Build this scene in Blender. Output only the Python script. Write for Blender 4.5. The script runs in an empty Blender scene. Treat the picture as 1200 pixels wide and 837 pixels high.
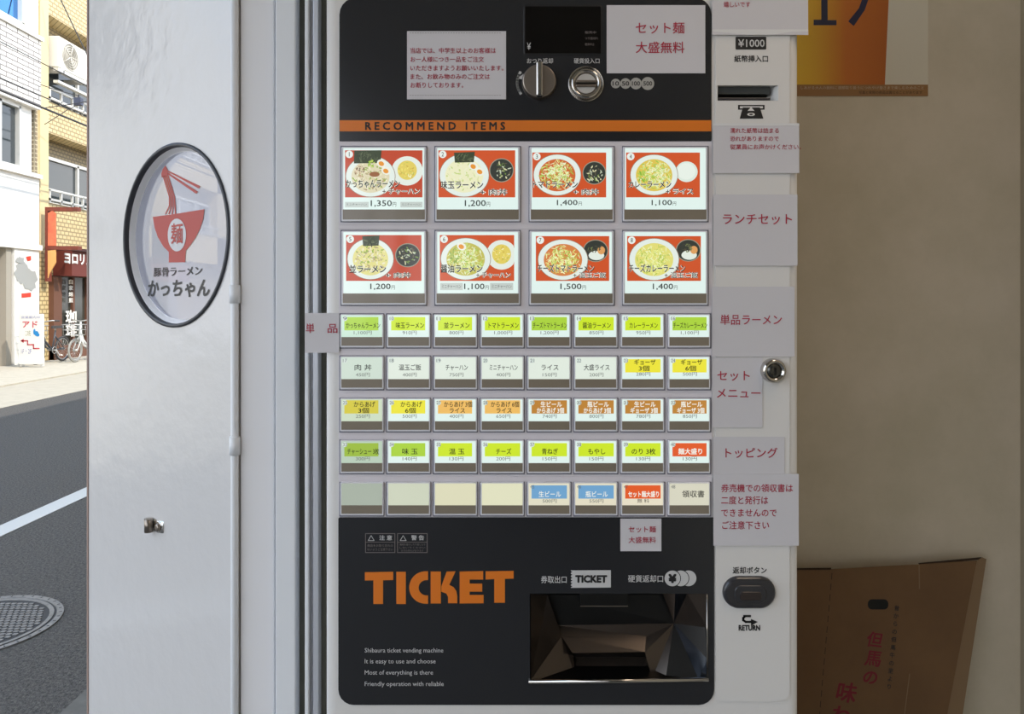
import bpy, bmesh, math, random
from mathutils import Vector, Matrix

random.seed(7)
SC = bpy.context.scene
COL = SC.collection

# ------------------------------------------------------------------ camera
F, CX, CY, EYE, M = 867.0, 600.0, 350.0, 1.48, 0.867   # focal (px of a 1200 wide frame), principal point, eye height, machine front
cam_d = bpy.data.cameras.new('camera')
cam = bpy.data.objects.new('camera', cam_d); COL.objects.link(cam)
cam.location = (0, 0, EYE); cam.rotation_euler = (math.pi / 2, 0, 0)
cam_d.sensor_width = 36.0; cam_d.lens = 36.0 * F / 1200.0
cam_d.shift_y = -(837 / 2 - CY) / 1200.0
cam_d.clip_start = 0.02; cam_d.clip_end = 300
SC.camera = cam

# ------------------------------------------------------------------ light
vs = SC.view_settings
SC.display_settings.display_device = 'sRGB'
vs.view_transform = 'Standard'; vs.look = 'None'; vs.gamma = 1.0; vs.use_curve_mapping = False
vs.exposure = 0.0

SKY_STRENGTH = 2.6
SUN_STRENGTH = 4.2
world = bpy.data.worlds.new('sky'); SC.world = world; world.use_nodes = True
nt = world.node_tree; nt.nodes.clear()
wo = nt.nodes.new('ShaderNodeOutputWorld'); bg = nt.nodes.new('ShaderNodeBackground')
tc = nt.nodes.new('ShaderNodeTexCoord'); sep = nt.nodes.new('ShaderNodeSeparateXYZ')
rmp = nt.nodes.new('ShaderNodeValToRGB'); nz = nt.nodes.new('ShaderNodeTexNoise'); cr = nt.nodes.new('ShaderNodeValToRGB')
mx = nt.nodes.new('ShaderNodeMixRGB')
nt.links.new(tc.outputs['Generated'], sep.inputs[0]); nt.links.new(sep.outputs['Z'], rmp.inputs[0])
rmp.color_ramp.elements[0].position = 0.0; rmp.color_ramp.elements[0].color = (0.93, 0.95, 1.0, 1)
rmp.color_ramp.elements[1].position = 0.75; rmp.color_ramp.elements[1].color = (0.34, 0.62, 1.0, 1)
nt.links.new(tc.outputs['Generated'], nz.inputs['Vector']); nz.inputs['Scale'].default_value = 3.2; nz.inputs['Detail'].default_value = 5
cr.color_ramp.elements[0].position = 0.44; cr.color_ramp.elements[0].color = (0, 0, 0, 1)
cr.color_ramp.elements[1].position = 0.60; cr.color_ramp.elements[1].color = (1, 1, 1, 1)
nt.links.new(nz.outputs[0], cr.inputs[0]); nt.links.new(cr.outputs[0], mx.inputs[0])
nt.links.new(rmp.outputs[0], mx.inputs[1]); mx.inputs[2].default_value = (1.0, 0.99, 0.97, 1)
nt.links.new(mx.outputs[0], bg.inputs[0]); bg.inputs[1].default_value = SKY_STRENGTH
nt.links.new(bg.outputs[0], wo.inputs[0])

sun_d = bpy.data.lights.new('sun', 'SUN'); sun = bpy.data.objects.new('sun', sun_d); COL.objects.link(sun)
sun_d.energy = SUN_STRENGTH; sun_d.angle = math.radians(0.55); sun_d.color = (1.0, 0.93, 0.82)
sun.rotation_euler = Vector((0.60, -0.30, 0.74)).to_track_quat('Z', 'Y').to_euler()
sun.location = (6, -3, 12)


# warm lamp light added without a fixture to brighten the right half of the alcove
fill_d = bpy.data.lights.new('warm_fill_light', 'AREA'); fill = bpy.data.objects.new('warm_fill_light', fill_d); COL.objects.link(fill)
fill_d.shape = 'RECTANGLE'; fill_d.size = 0.25; fill_d.size_y = 0.7; fill_d.energy = 3.2; fill_d.color = (1.0, 0.80, 0.62)
fill.location = (0.60, 0.25, 2.50); fill.rotation_euler = (math.radians(-6), 0, 0)

# ------------------------------------------------------------------ helpers: colour and materials
def lin(c):
    c = c / 255.0
    return c / 12.92 if c <= 0.04045 else ((c + 0.055) / 1.055) ** 2.4


def C(r, g, b):
    return (lin(r), lin(g), lin(b), 1.0)


MATS = {}


def mat(name, col, rough=0.5, metal=0.0, coat=0.0, spec=0.5, emit=None, es=0.0, bump=None, vary=None):
    """Principled material; bump = (scale, strength, distance); vary = (scale, other colour, amount)"""
    if name in MATS: return MATS[name]
    m = bpy.data.materials.new(name); m.use_nodes = True
    n = m.node_tree.nodes; L = m.node_tree.links
    b = n['Principled BSDF']
    b.inputs['Base Color'].default_value = col; b.inputs['Roughness'].default_value = rough
    b.inputs['Metallic'].default_value = metal; b.inputs['Coat Weight'].default_value = coat
    b.inputs['Coat Roughness'].default_value = 0.06
    b.inputs['Specular IOR Level'].default_value = spec
    if emit is not None:
        b.inputs['Emission Color'].default_value = emit; b.inputs['Emission Strength'].default_value = es
    if bump or vary:
        t = n.new('ShaderNodeTexCoord')
    if bump:
        z = n.new('ShaderNodeTexNoise'); z.inputs['Scale'].default_value = bump[0]; z.inputs['Detail'].default_value = 4
        L.new(t.outputs['Object'], z.inputs['Vector'])
        bp = n.new('ShaderNodeBump'); bp.inputs['Strength'].default_value = bump[1]; bp.inputs['Distance'].default_value = bump[2]
        L.new(z.outputs[0], bp.inputs['Height']); L.new(bp.outputs[0], b.inputs['Normal'])
        if coat: L.new(bp.outputs[0], b.inputs['Coat Normal'])
    if vary:
        z2 = n.new('ShaderNodeTexNoise'); z2.inputs['Scale'].default_value = vary[0]; z2.inputs['Detail'].default_value = 6
        z2.inputs['Roughness'].default_value = 0.65
        L.new(t.outputs['Object'], z2.inputs['Vector'])
        rp = n.new('ShaderNodeValToRGB'); rp.color_ramp.elements[0].position = 0.38; rp.color_ramp.elements[1].position = 0.66
        L.new(z2.outputs[0], rp.inputs[0])
        mu = n.new('ShaderNodeMath'); mu.operation = 'MULTIPLY'; mu.inputs[1].default_value = vary[2]
        L.new(rp.outputs[0], mu.inputs[0])
        mm = n.new('ShaderNodeMixRGB'); mm.inputs[1].default_value = col; mm.inputs[2].default_value = vary[1]
        L.new(mu.outputs[0], mm.inputs[0]); L.new(mm.outputs[0], b.inputs['Base Color'])
    MATS[name] = m
    return m


def brick(name, col, col2, mortar, bw, bh, msize, rough=0.5, axis='Y'):
    """tiles or bricks on an upright wall, measured in metres along the wall and up"""
    if name in MATS: return MATS[name]
    m = bpy.data.materials.new(name); m.use_nodes = True
    n = m.node_tree.nodes; L = m.node_tree.links; b = n['Principled BSDF']; b.inputs['Roughness'].default_value = rough
    t = n.new('ShaderNodeTexCoord'); s = n.new('ShaderNodeSeparateXYZ'); c = n.new('ShaderNodeCombineXYZ')
    ad = n.new('ShaderNodeMath'); ad.operation = 'ADD'
    L.new(t.outputs['Object'], s.inputs[0]); L.new(s.outputs['X'], ad.inputs[0]); L.new(s.outputs['Y'], ad.inputs[1])
    L.new(ad.outputs[0], c.inputs[0]); L.new(s.outputs['Z'], c.inputs[1])
    k = n.new('ShaderNodeTexBrick'); L.new(c.outputs[0], k.inputs['Vector'])
    k.inputs['Color1'].default_value = col; k.inputs['Color2'].default_value = col2; k.inputs['Mortar'].default_value = mortar
    k.inputs['Scale'].default_value = 1.0; k.inputs['Mortar Size'].default_value = msize
    k.inputs['Brick Width'].default_value = bw; k.inputs['Row Height'].default_value = bh
    k.offset = 0.5 if bw > 1.5 * bh else 0.0
    L.new(k.outputs['Color'], b.inputs['Base Color'])
    bp = n.new('ShaderNodeBump'); bp.inputs['Strength'].default_value = 0.4; bp.inputs['Distance'].default_value = 0.004; bp.invert = True
    L.new(k.outputs['Fac'], bp.inputs['Height']); L.new(bp.outputs[0], b.inputs['Normal'])
    MATS[name] = m
    return m


def glassy(name, tint, reflect, film, film_col):
    """thin pane: clear part, mirror part and a milky film"""
    m = bpy.data.materials.new(name); m.use_nodes = True
    n = m.node_tree.nodes; L = m.node_tree.links; n.clear()
    o = n.new('ShaderNodeOutputMaterial'); tr = n.new('ShaderNodeBsdfTransparent'); tr.inputs[0].default_value = tint
    gl = n.new('ShaderNodeBsdfGlossy'); gl.inputs['Roughness'].default_value = 0.02
    fr = n.new('ShaderNodeFresnel'); fr.inputs[0].default_value = 1.5
    mu = n.new('ShaderNodeMath'); mu.operation = 'MULTIPLY'; mu.inputs[1].default_value = reflect; mu.use_clamp = True
    L.new(fr.outputs[0], mu.inputs[0])
    df = n.new('ShaderNodeBsdfDiffuse'); df.inputs[0].default_value = film_col
    a = n.new('ShaderNodeMixShader'); a.inputs[0].default_value = film
    L.new(tr.outputs[0], a.inputs[1]); L.new(df.outputs[0], a.inputs[2])
    c = n.new('ShaderNodeMixShader'); L.new(mu.outputs[0], c.inputs[0]); L.new(a.outputs[0], c.inputs[1]); L.new(gl.outputs[0], c.inputs[2])
    L.new(c.outputs[0], o.inputs[0])
    MATS[name] = m
    return m


def lit(r, g, b, k=1.0):
    """a printed card lit from behind by the machine's lamps"""
    c = C(r, g, b)
    return mat('lit_%d_%d_%d_%d' % (r, g, b, round(k * 100)), (c[0] * .12, c[1] * .12, c[2] * .12, 1), 0.35, coat=0.6, emit=c, es=0.95 * k)


# ------------------------------------------------------------------ helpers: mesh building
def P(px, py, Y):
    return Vector(((px - CX) / F * Y, Y, EYE - (py - CY) / F * Y))


def mframe(dc):
    """machine front, u and v counted in millimetre-sized steps right and down; dc = distance of the described surface in front of the body"""
    k = (M - dc) / F
    def f(u, v, d=None):
        if d is None: d = dc
        return Vector(((u - CX) * k, M - d, EYE - (v - CY) * k))
    return f


def xzframe(Y):
    k = Y / F
    def f(u, v, d=0.0):
        return Vector(((u - CX) * k, Y - d, EYE - (v - CY) * k))
    return f


ORG = {}


class MB:
    def __init__(self):
        self.bm = bmesh.new(); self.mats = []

    def slot(self, m):
        if m not in self.mats: self.mats.append(m)
        return self.mats.index(m)

    def face(self, pts, m, smooth=False):
        vs_ = [self.bm.verts.new(p) for p in pts]
        f = self.bm.faces.new(vs_); f.material_index = self.slot(m); f.smooth = smooth
        return f

    def strip(self, loops, m, smooth=False, closed=True):
        s = self.slot(m); vl = [[self.bm.verts.new(p) for p in l] for l in loops]
        for a, b in zip(vl[:-1], vl[1:]):
            n = len(a)
            for i in range(n if closed else n - 1):
                j = (i + 1) % n
                f = self.bm.faces.new((a[i], a[j], b[j], b[i])); f.material_index = s; f.smooth = smooth
        return vl

    def cap(self, verts, m, smooth=False):
        f = self.bm.faces.new(verts); f.material_index = self.slot(m); f.smooth = smooth
        return f

    def box(self, x0, x1, y0, y1, z0, z1, m):
        p = [[Vector((x, y, z)) for x, y in ((x0, y0), (x1, y0), (x1, y1), (x0, y1))] for z in (z0, z1)]
        vl = self.strip(p, m); self.cap(vl[0], m); self.cap(vl[1], m)

    def prism(self, fr, pts, d0, d1, m, side=None):
        vl = self.strip([[fr(u, v, d0) for u, v in pts], [fr(u, v, d1) for u, v in pts]], side or m)
        self.cap(vl[1], m); self.cap(vl[0], side or m)

    def rprism(self, fr, x0, y0, x1, y1, r, d0, d1, m, b=0.0, n=5, px=1000.0):
        """rounded rectangle slab with a rounded front edge (b metres)"""
        bl = b * px
        loops = [[fr(u, v, d0) for u, v in rrect(x0, y0, x1, y1, r, n)]]
        if b > 0:
            for k in range(4):
                a = k / 3 * math.pi / 2
                ins = bl * (1 - math.cos(a))
                loops.append([fr(u, v, d1 - b + b * math.sin(a)) for u, v in rrect(x0 + ins, y0 + ins, x1 - ins, y1 - ins, tuple(max(q - ins, 0.01) for q in (r if isinstance(r, tuple) else (r,) * 4)), n)])
        else:
            loops.append([fr(u, v, d1) for u, v in rrect(x0, y0, x1, y1, r, n)])
        vl = self.strip(loops, m); self.cap(vl[-1], m); self.cap(vl[0], m)

    def plate(self, fr, outer, holes, d0, d1, m, hole_m=None, back=True):
        """flat plate with holes"""
        edges = []
        s = self.slot(m)
        for k, loop in enumerate([outer] + holes):
            vl = self.strip([[fr(u, v, d0) for u, v in loop], [fr(u, v, d1) for u, v in loop]], m if k == 0 else (hole_m or m))
            n = len(loop)
            edges += [(vl[1][i], vl[1][(i + 1) % n]) for i in range(n)]
        ee = [self.bm.edges.get(e) for e in edges]
        res = bmesh.ops.triangle_fill(self.bm, use_beauty=True, use_dissolve=False, edges=ee)
        for g in res['geom']:
            if isinstance(g, bmesh.types.BMFace): g.material_index = s

    def tube(self, pts, r, m, n=8, caps=True):
        pts = [Vector(p) for p in pts]; loops = []
        up = Vector((0, 0, 1))
        for i, p in enumerate(pts):
            t = (pts[min(i + 1, len(pts) - 1)] - pts[max(i - 1, 0)]).normalized()
            a = t.cross(up)
            if a.length < 1e-3: a = t.cross(Vector((1, 0, 0)))
            a.normalize(); b = a.cross(t)
            rr = r[i] if isinstance(r, (list, tuple)) else r
            loops.append([p + (a * math.cos(k / n * 2 * math.pi) + b * math.sin(k / n * 2 * math.pi)) * rr for k in range(n)])
        vl = self.strip(loops, m, True)
        if caps: self.cap(vl[0], m); self.cap(vl[-1], m)

    def ring(self, c, axis, R, r, m, n=28, k=6):
        c = Vector(c); axis = Vector(axis).normalized()
        a = axis.cross(Vector((0, 0, 1)))
        if a.length < 1e-3: a = Vector((1, 0, 0))
        a.normalize(); b = axis.cross(a)
        loops = []
        for i in range(n + 1):
            t = i / n * 2 * math.pi; dr = a * math.cos(t) + b * math.sin(t)
            loops.append([c + dr * (R + r * math.cos(q / k * 2 * math.pi)) + axis * r * math.sin(q / k * 2 * math.pi) for q in range(k)])
        self.strip(loops, m, True)

    def lathe(self, fr, cu, cv, prof, m, n=32, smooth=True, px=1000.0, cap=True):
        """turned part facing the viewer: profile = [(radius px, depth m)]"""
        loops = [[fr(cu + r * math.cos(i / n * 2 * math.pi), cv + r * math.sin(i / n * 2 * math.pi), d) for i in range(n)] for r, d in prof]
        vl = self.strip(loops, m, smooth)
        if cap: self.cap(vl[-1], m)

    def disc(self, fr, cu, cv, ru, rv, d, m, n=28, clip=None, rot=0.0):
        pts = []
        for i in range(n):
            a = i / n * 2 * math.pi; x = ru * math.cos(a); y = rv * math.sin(a)
            u = cu + x * math.cos(rot) - y * math.sin(rot); v = cv + x * math.sin(rot) + y * math.cos(rot)
            if clip: u = min(max(u, clip[0]), clip[2]); v = min(max(v, clip[1]), clip[3])
            pts.append((u, v))
        q = []
        for p in pts:
            if not q or abs(p[0] - q[-1][0]) + abs(p[1] - q[-1][1]) > 1e-5: q.append(p)
        if len(q) > 2: self.face([fr(u, v, d) for u, v in q], m)

    def rect(self, fr, x0, y0, x1, y1, d, m):
        self.face([fr(x0, y0, d), fr(x1, y0, d), fr(x1, y1, d), fr(x0, y1, d)], m)

    def line(self, fr, pts, w, d, m):
        for (a, b), (c, e) in zip(pts[:-1], pts[1:]):
            t = Vector((c - a, e - b)).normalized() * w / 2; nx, ny = -t.y, t.x
            a2, b2, c2, e2 = a - t.x * .8, b - t.y * .8, c + t.x * .8, e + t.y * .8
            self.face([fr(a2 + nx, b2 + ny, d), fr(c2 + nx, e2 + ny, d), fr(c2 - nx, e2 - ny, d), fr(a2 - nx, b2 - ny, d)], m)

    def text(self, fr, s, m, d, box=None, c=None, em=None, w=None, left=None, bold=0.0, space=1.0, shear=0.0, rot=0.0):
        """flat lettering: box = fitted rectangle; or c = centre (left = left edge) with em size and optional width"""
        verts, faces = glyphs(s, 0.0, space, shear)
        if bold:                     # heavier strokes: the same glyphs laid over themselves in a small circle
            v2, f2 = [], []
            k_ = 8 if bold > 0.04 else 4; nv_ = len(verts)
            for i in range(k_):
                a = (i + .5) / k_ * 2 * math.pi; o_ = len(v2)
                v2 += [(x + bold * math.cos(a), y + bold * math.sin(a)) for x, y in verts]
                f2 += [tuple(j + o_ for j in f) for f in faces]
            verts, faces = v2, f2
        xs = [v[0] for v in verts]; ys = [v[1] for v in verts]
        x0, x1, y0, y1 = min(xs), max(xs), min(ys), max(ys)
        if box:
            sx = (box[2] - box[0]) / (x1 - x0); sy = (box[3] - box[1]) / (y1 - y0)
            cu, cv = (box[0] + box[2]) / 2, (box[1] + box[3]) / 2; my = (y0 + y1) / 2
        else:
            sx = sy = em
            if w: sx = w / (x1 - x0)
            my = 0.36
            if c: cu, cv = c
            else: cu, cv = left[0] + (x1 - x0) * sx / 2, left[1]
        mxx = (x0 + x1) / 2
        sl = self.slot(m); vv = []
        if not bold: nv_ = len(verts)
        for q_, (x, y) in enumerate(verts):
            a, b = (x - mxx) * sx, -(y - my) * sy
            if rot: a, b = a * math.cos(rot) - b * math.sin(rot), a * math.sin(rot) + b * math.cos(rot)
            vv.append(self.bm.verts.new(fr(cu + a, cv + b, d + (q_ // nv_) * 1.5e-5)))
        for f in faces:
            try:
                q = self.bm.faces.new([vv[i] for i in f]); q.material_index = sl
            except ValueError:
                pass

    def build(self, name, parent=None, origin=None, label=None, recalc=True, bevel=0.0):
        if recalc: bmesh.ops.recalc_face_normals(self.bm, faces=self.bm.faces)
        po = ORG.get(parent.name, Vector((0, 0, 0))) if parent else Vector((0, 0, 0))
        origin = Vector(origin) if origin is not None else po.copy()
        bmesh.ops.translate(self.bm, verts=self.bm.verts, vec=-origin)
        me = bpy.data.meshes.new(name); self.bm.to_mesh(me); self.bm.free()
        for m in self.mats: me.materials.append(m)
        o = bpy.data.objects.new(name, me); COL.objects.link(o)
        o.location = origin - po
        if parent: o.parent = parent
        ORG[o.name] = origin
        if label: o['label'] = label
        if bevel:
            md = o.modifiers.new('edge', 'BEVEL'); md.width = bevel; md.segments = 2; md.limit_method = 'ANGLE'; md.angle_limit = math.radians(40)
        return o


def rrect(x0, y0, x1, y1, r, n=5):
    if isinstance(r, (int, float)): r = (r, r, r, r)          # top-left, top-right, bottom-right, bottom-left
    out = []
    for (cx_, cy_, a0, rr) in ((x1 - r[1], y0 + r[1], -90, r[1]), (x1 - r[2], y1 - r[2], 0, r[2]), (x0 + r[3], y1 - r[3], 90, r[3]), (x0 + r[0], y0 + r[0], 180, r[0])):
        for i in range(n + 1):
            a = math.radians(a0 + 90 * i / n); out.append((cx_ + rr * math.cos(a), cy_ + rr * math.sin(a)))
    return out


_GL = {}
_tc = bpy.data.curves.new('glyphs', 'FONT'); _to = bpy.data.objects.new('glyphs', _tc); COL.objects.link(_to)
_tc.resolution_u = 2; _tc.size = 1.0


def glyphs(s, bold, space, shear):
    key = (s, bold, space, shear)
    if key not in _GL:
        _tc.body = s; _tc.offset = bold; _tc.space_character = space; _tc.shear = shear; _tc.resolution_u = 2 if len(s) > 4 else 3
        _tc.space_line = 1.0
        bpy.context.view_layer.update()
        ev = _to.evaluated_get(bpy.context.evaluated_depsgraph_get())
        me = ev.to_mesh()
        _GL[key] = ([(v.co.x, v.co.y) for v in me.vertices], [tuple(p.vertices) for p in me.polygons])
        ev.to_mesh_clear()
    return _GL[key]


def thing(name, loc, label, cat, group=None):
    o = bpy.data.objects.new(name, None); COL.objects.link(o); o.location = loc; o.empty_display_size = 0.1
    ORG[o.name] = Vector(loc)
    o['label'] = label; o['category'] = cat
    if group: o['group'] = group
    return o


def tag(o, label, cat, group=None, kind=None):
    o['label'] = label; o['category'] = cat
    if group: o['group'] = group
    if kind: o['kind'] = kind
    return o


def struct(o):
    o['kind'] = 'structure'
    return o


# ------------------------------------------------------------------ materials
m_door = mat('white_paint', C(212, 210, 209), 0.26, coat=0.5, bump=(34, 0.22, 0.004))
m_post = mat('post_paint', C(240, 240, 243), 0.4, bump=(45, 0.08, 0.003))
m_frame = mat('frame_paint', C(234, 237, 241), 0.42)
m_gap = mat('dark_seal', C(104, 104, 94), 0.9, spec=0.2)
m_alu = mat('aluminium', C(205, 207, 214), 0.38, metal=0.35)
m_wall = mat('beige_plaster', C(208, 197, 176), 0.85, bump=(60, 0.15, 0.003), vary=(5.0, C(188, 179, 154), 0.7))
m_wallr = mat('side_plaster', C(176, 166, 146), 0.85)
m_ceil = mat('ceiling_paint', C(205, 200, 190), 0.8)
m_conc = mat('concrete', C(108, 105, 101), 0.85, vary=(14, C(90, 88, 84), 0.7))
m_asph = mat('asphalt', C(100, 96, 92), 0.9, bump=(120, 1.0, 0.012), vary=(70, C(48, 47, 47), 1.0))
m_pave = mat('pavement', C(186, 178, 162), 0.9, vary=(8, C(166, 158, 142), 0.6))
m_line = mat('road_paint', C(198, 197, 194), 0.7)
m_dark = mat('dark_interior', C(52, 48, 46), 0.7)
m_body = mat('cabinet_white', C(228, 226, 223), 0.38, coat=0.15)
m_black = mat('panel_black', C(40, 41, 44), 0.2, coat=0.0, spec=0.6)
m_bezel = mat('bezel_grey', C(226, 221, 226), 0.42)
m_slotline = mat('slot_shadow', C(120, 120, 134), 0.5)
m_rim = mat('button_plastic', C(226, 226, 232), 0.16, coat=0.4)
m_lens = mat('button_smoke', C(140, 130, 114), 0.22, coat=0.3)
m_orange = mat('orange_print', C(232, 126, 36), 0.35)
m_ink = mat('black_ink', C(26, 26, 28), 0.5)
m_whiteink = mat('white_print', C(205, 205, 205), 0.5)
m_greyink = mat('grey_print', C(120, 112, 110), 0.5)
m_red = mat('red_ink', C(176, 34, 62), 0.6)
m_paper = mat('white_paper', C(214, 212, 216), 0.55, coat=0.12)
m_paperedge = mat('paper_strip', C(228, 228, 228), 0.5)
m_chrome = mat('chrome', C(200, 196, 190), 0.13, metal=1.0)
m_brush = mat('brushed_steel', C(150, 140, 130), 0.33, metal=0.9)
m_dkmetal = mat('dark_metal', C(92, 82, 74), 0.24, metal=0.75)
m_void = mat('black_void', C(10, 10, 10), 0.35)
m_btn = mat('charcoal_plastic', C(48, 48, 52), 0.28, coat=0.2)
m_btn2 = mat('smoke_lens', C(40, 30, 30), 0.18, coat=0.4)
m_gasket = mat('rubber_gasket', C(58, 60, 66), 0.42)
m_decalred = mat('red_decal', C(186, 72, 64), 0.5)
m_decalblk = mat('dark_decal', C(52, 52, 52), 0.5)
m_decalwht = mat('white_decal', C(215, 214, 216), 0.5)
m_card = mat('cardboard', C(112, 84, 55), 0.9, vary=(9, C(100, 74, 48), 0.7))
m_cardedge = mat('cardboard_edge', C(128, 104, 76), 0.9)
m_cardred = mat('red_brush_print', C(118, 34, 42), 0.8)
m_glass = glassy('door_pane', (0.7, 0.72, 0.76, 1), 1.5, 0.74, C(184, 185, 198))

# ------------------------------------------------------------------ setting: ground, shop shell
FX = -10.8                       # street facade opposite
b = MB(); b.box(-6.9, 30, -30, 75, -0.3, 0.0, m_asph); struct(b.build('road'))
b = MB(); b.box(-8.5, -6.9, -30, 75, -0.3, 0.004, mat('road_edge_concrete', C(176, 168, 152), 0.9, vary=(5, C(158, 150, 136), 0.6))); struct(b.build('gutter'))
b = MB(); b.box(-30, -8.5, -30, 75, -0.3, 0.03, m_pave); struct(b.build('sidewalk'))
b = MB(); b.box(-3.33, -3.175, -30, 75, 0.0, 0.004, m_line); struct(b.build('road_marking'))
b = MB(); b.box(-1.58, 6, -3.5, 30, 0.0, 0.03, m_conc); struct(b.build('floor'))

b = MB(); b.box(-1.35, 9, -14, 48, 2.62, 6.2, m_wallr); struct(b.build('wall_upper'))
b = MB(); b.box(-0.6, 1.2, -3.3, 1.5, 2.56, 2.62, m_ceil); struct(b.build('ceiling'))
WY = 1.30
b = MB(); b.box(-0.22, 0.893, WY, WY + 0.1, 0.03, 2.62, m_wall); struct(b.build('wall_back'))
b = MB(); b.box(0.893, 1.0, -3.2, WY + 0.1, 0.03, 2.62, m_wallr); struct(b.build('wall_right'))
b = MB(); b.box(-0.30, 1.0, -3.3, -3.2, 0.03, 2.62, m_dark); struct(b.build('wall_rear'))
b = MB(); b.box(-0.36, 8, 1.42, 30, 0.0, 2.62, m_wallr); struct(b.build('wall_street'))
b = MB(); b.box(1.0, 8, -14, 1.42, 0.0, 2.62, m_wallr); struct(b.build('wall_neighbour'))
# slim posts of the open shopfront behind the viewer
for k, (x, w) in enumerate(((-0.94, 0.06), (-0.74, 0.07))):
    b = MB(); b.box(x - w / 2, x + w / 2, -3.26, -3.20, 0.03, 2.62, m_post); struct(b.build('trim_%d' % (10 + k), bevel=0.004))

# ------------------------------------------------------------------ setting: door frame strips beside the machine
HY = 0.90
def vstrip(name, x0, x1, Y, depth, m, z1=2.56, bev=0.0015):
    b = MB(); b.box((x0 - CX) / F * Y, (x1 - CX) / F * Y, Y, Y + depth, 0.03, z1, m)
    return struct(b.build(name, bevel=bev))
vstrip('trim_1', 281.5, 321.5, HY, 0.05, m_post)
vstrip('trim_2', 322.5, 346, HY - 0.006, 0.06, m_frame)
vstrip('trim_3', 345, 358, HY + 0.012, 0.05, m_gap)
b = MB()
for x0, x1, dy in ((357, 361.5, 0), (361.5, 366.5, 0.008), (366.5, 373, 0.002)):
    YY = HY - 0.012 + dy; b.box((x0 - CX) / F * YY, (x1 - CX) / F * YY, YY, HY + 0.05, 0.03, 2.56, m_alu if dy else m_frame)
struct(b.build('trim_4', bevel=0.001))
vstrip('trim_5', 372, 382, HY + 0.004, 0.05, m_gap)
b = MB(); b.box(-0.335, -0.2235, HY + 0.055, 1.42, 0.03, 2.6, m_post); struct(b.build('trim_6'))

# ------------------------------------------------------------------ setting: open white door with round window
TH = math.radians(34)
HX = (278 - CX) / F * HY
def dfr(u, v, d=0.0):              # door-local metres: u to the right (0 = hinge edge), v down from eye height, d out of the face
    return Vector((u, -d, EYE - v))
def ds(px):                        # distance from the hinge of what shows at px
    a = (CX - px) / F
    return (a * HY + HX) / (math.cos(TH) - a * math.sin(TH))
def duv(px, py):
    s = ds(px); Y = HY + s * math.sin(TH)
    return (-s, (py - CY) / F * Y)
W_END = ds(104)
ccu, ccv, cr_ = -0.135, (276 - CY) / F * (HY + 0.135 * math.sin(TH)), 0.1185
circ = [(ccu + cr_ * math.cos(i / 64 * 2 * math.pi), ccv + cr_ * math.sin(i / 64 * 2 * math.pi)) for i in range(64)]
b = MB()
outer = [(0, -1.05), (0, 1.43), (-W_END, 1.43), (-W_END, -1.05)]
b.plate(dfr, outer, [circ], -0.034, 0.0, m_door)
b.plate(dfr, outer, [circ], -0.034, -0.0341, m_door)
door = struct(b.build('door_1'))
door.location = (HX, HY, 0); door.rotation_euler.z = -TH
# edge capping of the free edge
b = MB(); b.box(-W_END - 0.004, -W_END, -0.001, 0.036, 0.05, 2.53, mat('edge_brown', C(150, 128, 118), 0.6)); b.build('edge_strip', door)
b = MB()
n = 64
prof = [(cr_ + 0.003, 0.0), (cr_ + 0.003, 0.002), (cr_ - 0.0005, 0.003), (cr_ - 0.002, 0.001), (cr_ - 0.002, -0.004)]
b.lathe(dfr, ccu, ccv, prof, m_gasket, n=64, cap=False)
b.build('window_frame', door, label='dark grey round rubber window frame')
b = MB(); b.lathe(dfr, ccu, ccv, [(cr_ - 0.002, -0.004), (cr_ - 0.0035, -0.0045), (cr_ - 0.0045, -0.0115), (cr_ - 0.007, -0.012)], mat('white_reveal', C(236, 236, 240), 0.5), n=64, cap=False)
b.build('window_reveal', door, label='pale inner ring of the round window')
b = MB()
gd = -0.011
b.disc(dfr, ccu, ccv, cr_ - 0.007, cr_ - 0.007, gd, m_glass, n=64)
bmesh.ops.reverse_faces(b.bm, faces=b.bm.faces[:]); b.build('window_pane', door, recalc=False)
# decal on the glass: bowl, noodles, chopsticks
b = MB()
def G(zx, zy):                     # points of the decal
    px, py = 140 + zx / 3.636, 160 + zy / 3.636
    a = (CX - px) / F; g = 0.0105; sn, cs = math.sin(TH), math.cos(TH)
    s = (a * (HY + g * cs) + HX + g * sn) / (cs - a * sn)
    return (-s, (py - CY) / F * (HY + s * sn + g * cs))
dd = gd + 0.0006
def gpoly(pts, m, d=dd): b.face([dfr(*G(x, y), d) for x, y in pts], m)
bowl = [(142, 343), (250, 328), (362, 310), (357, 350), (345, 390), (325, 430), (302, 464), (283, 487), (280, 536), (210, 537), (210, 492), (188, 470), (164, 430), (150, 390)]
gpoly(bowl, m_decalred)
gpoly([(246 + 39 * math.cos(a / 14 * math.pi), 420 + 70 * math.sin(a / 14 * math.pi)) for a in range(28)], m_decalwht, dd + 0.0004)
gpoly([(196, 124), (207, 146), (204, 172), (180, 174), (178, 160), (184, 140)], m_decalred)
for k in range(4):                 # strands of noodle
    base = [(186 + k * 7, 165), (197 + k * 7, 205), (213 + k * 7, 255), (213 + k * 8, 295), (196 + k * 14, 330)]
    for (x0, y0), (x1, y1) in zip(base[:-1], base[1:]):
        gpoly([(x0 - 2.6, y0), (x0 + 2.6, y0), (x1 + 2.6, y1 + 1), (x1 - 2.6, y1 + 1)], m_decalred)
gpoly([(205, 150), (209, 146), (345, 212), (338, 222)], m_decalred)
gpoly([(204, 160), (208, 154), (335, 236), (326, 244)], m_decalred)
x0, y0 = G(222, 372); x1, y1 = G(272, 456)
b.text(dfr, '麺', m_decalred, dd + 0.0008, box=(x0, y0, x1, y1), bold=0.02)
x0, y0 = G(146, 560); x1, y1 = G(352, 592)
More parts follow.
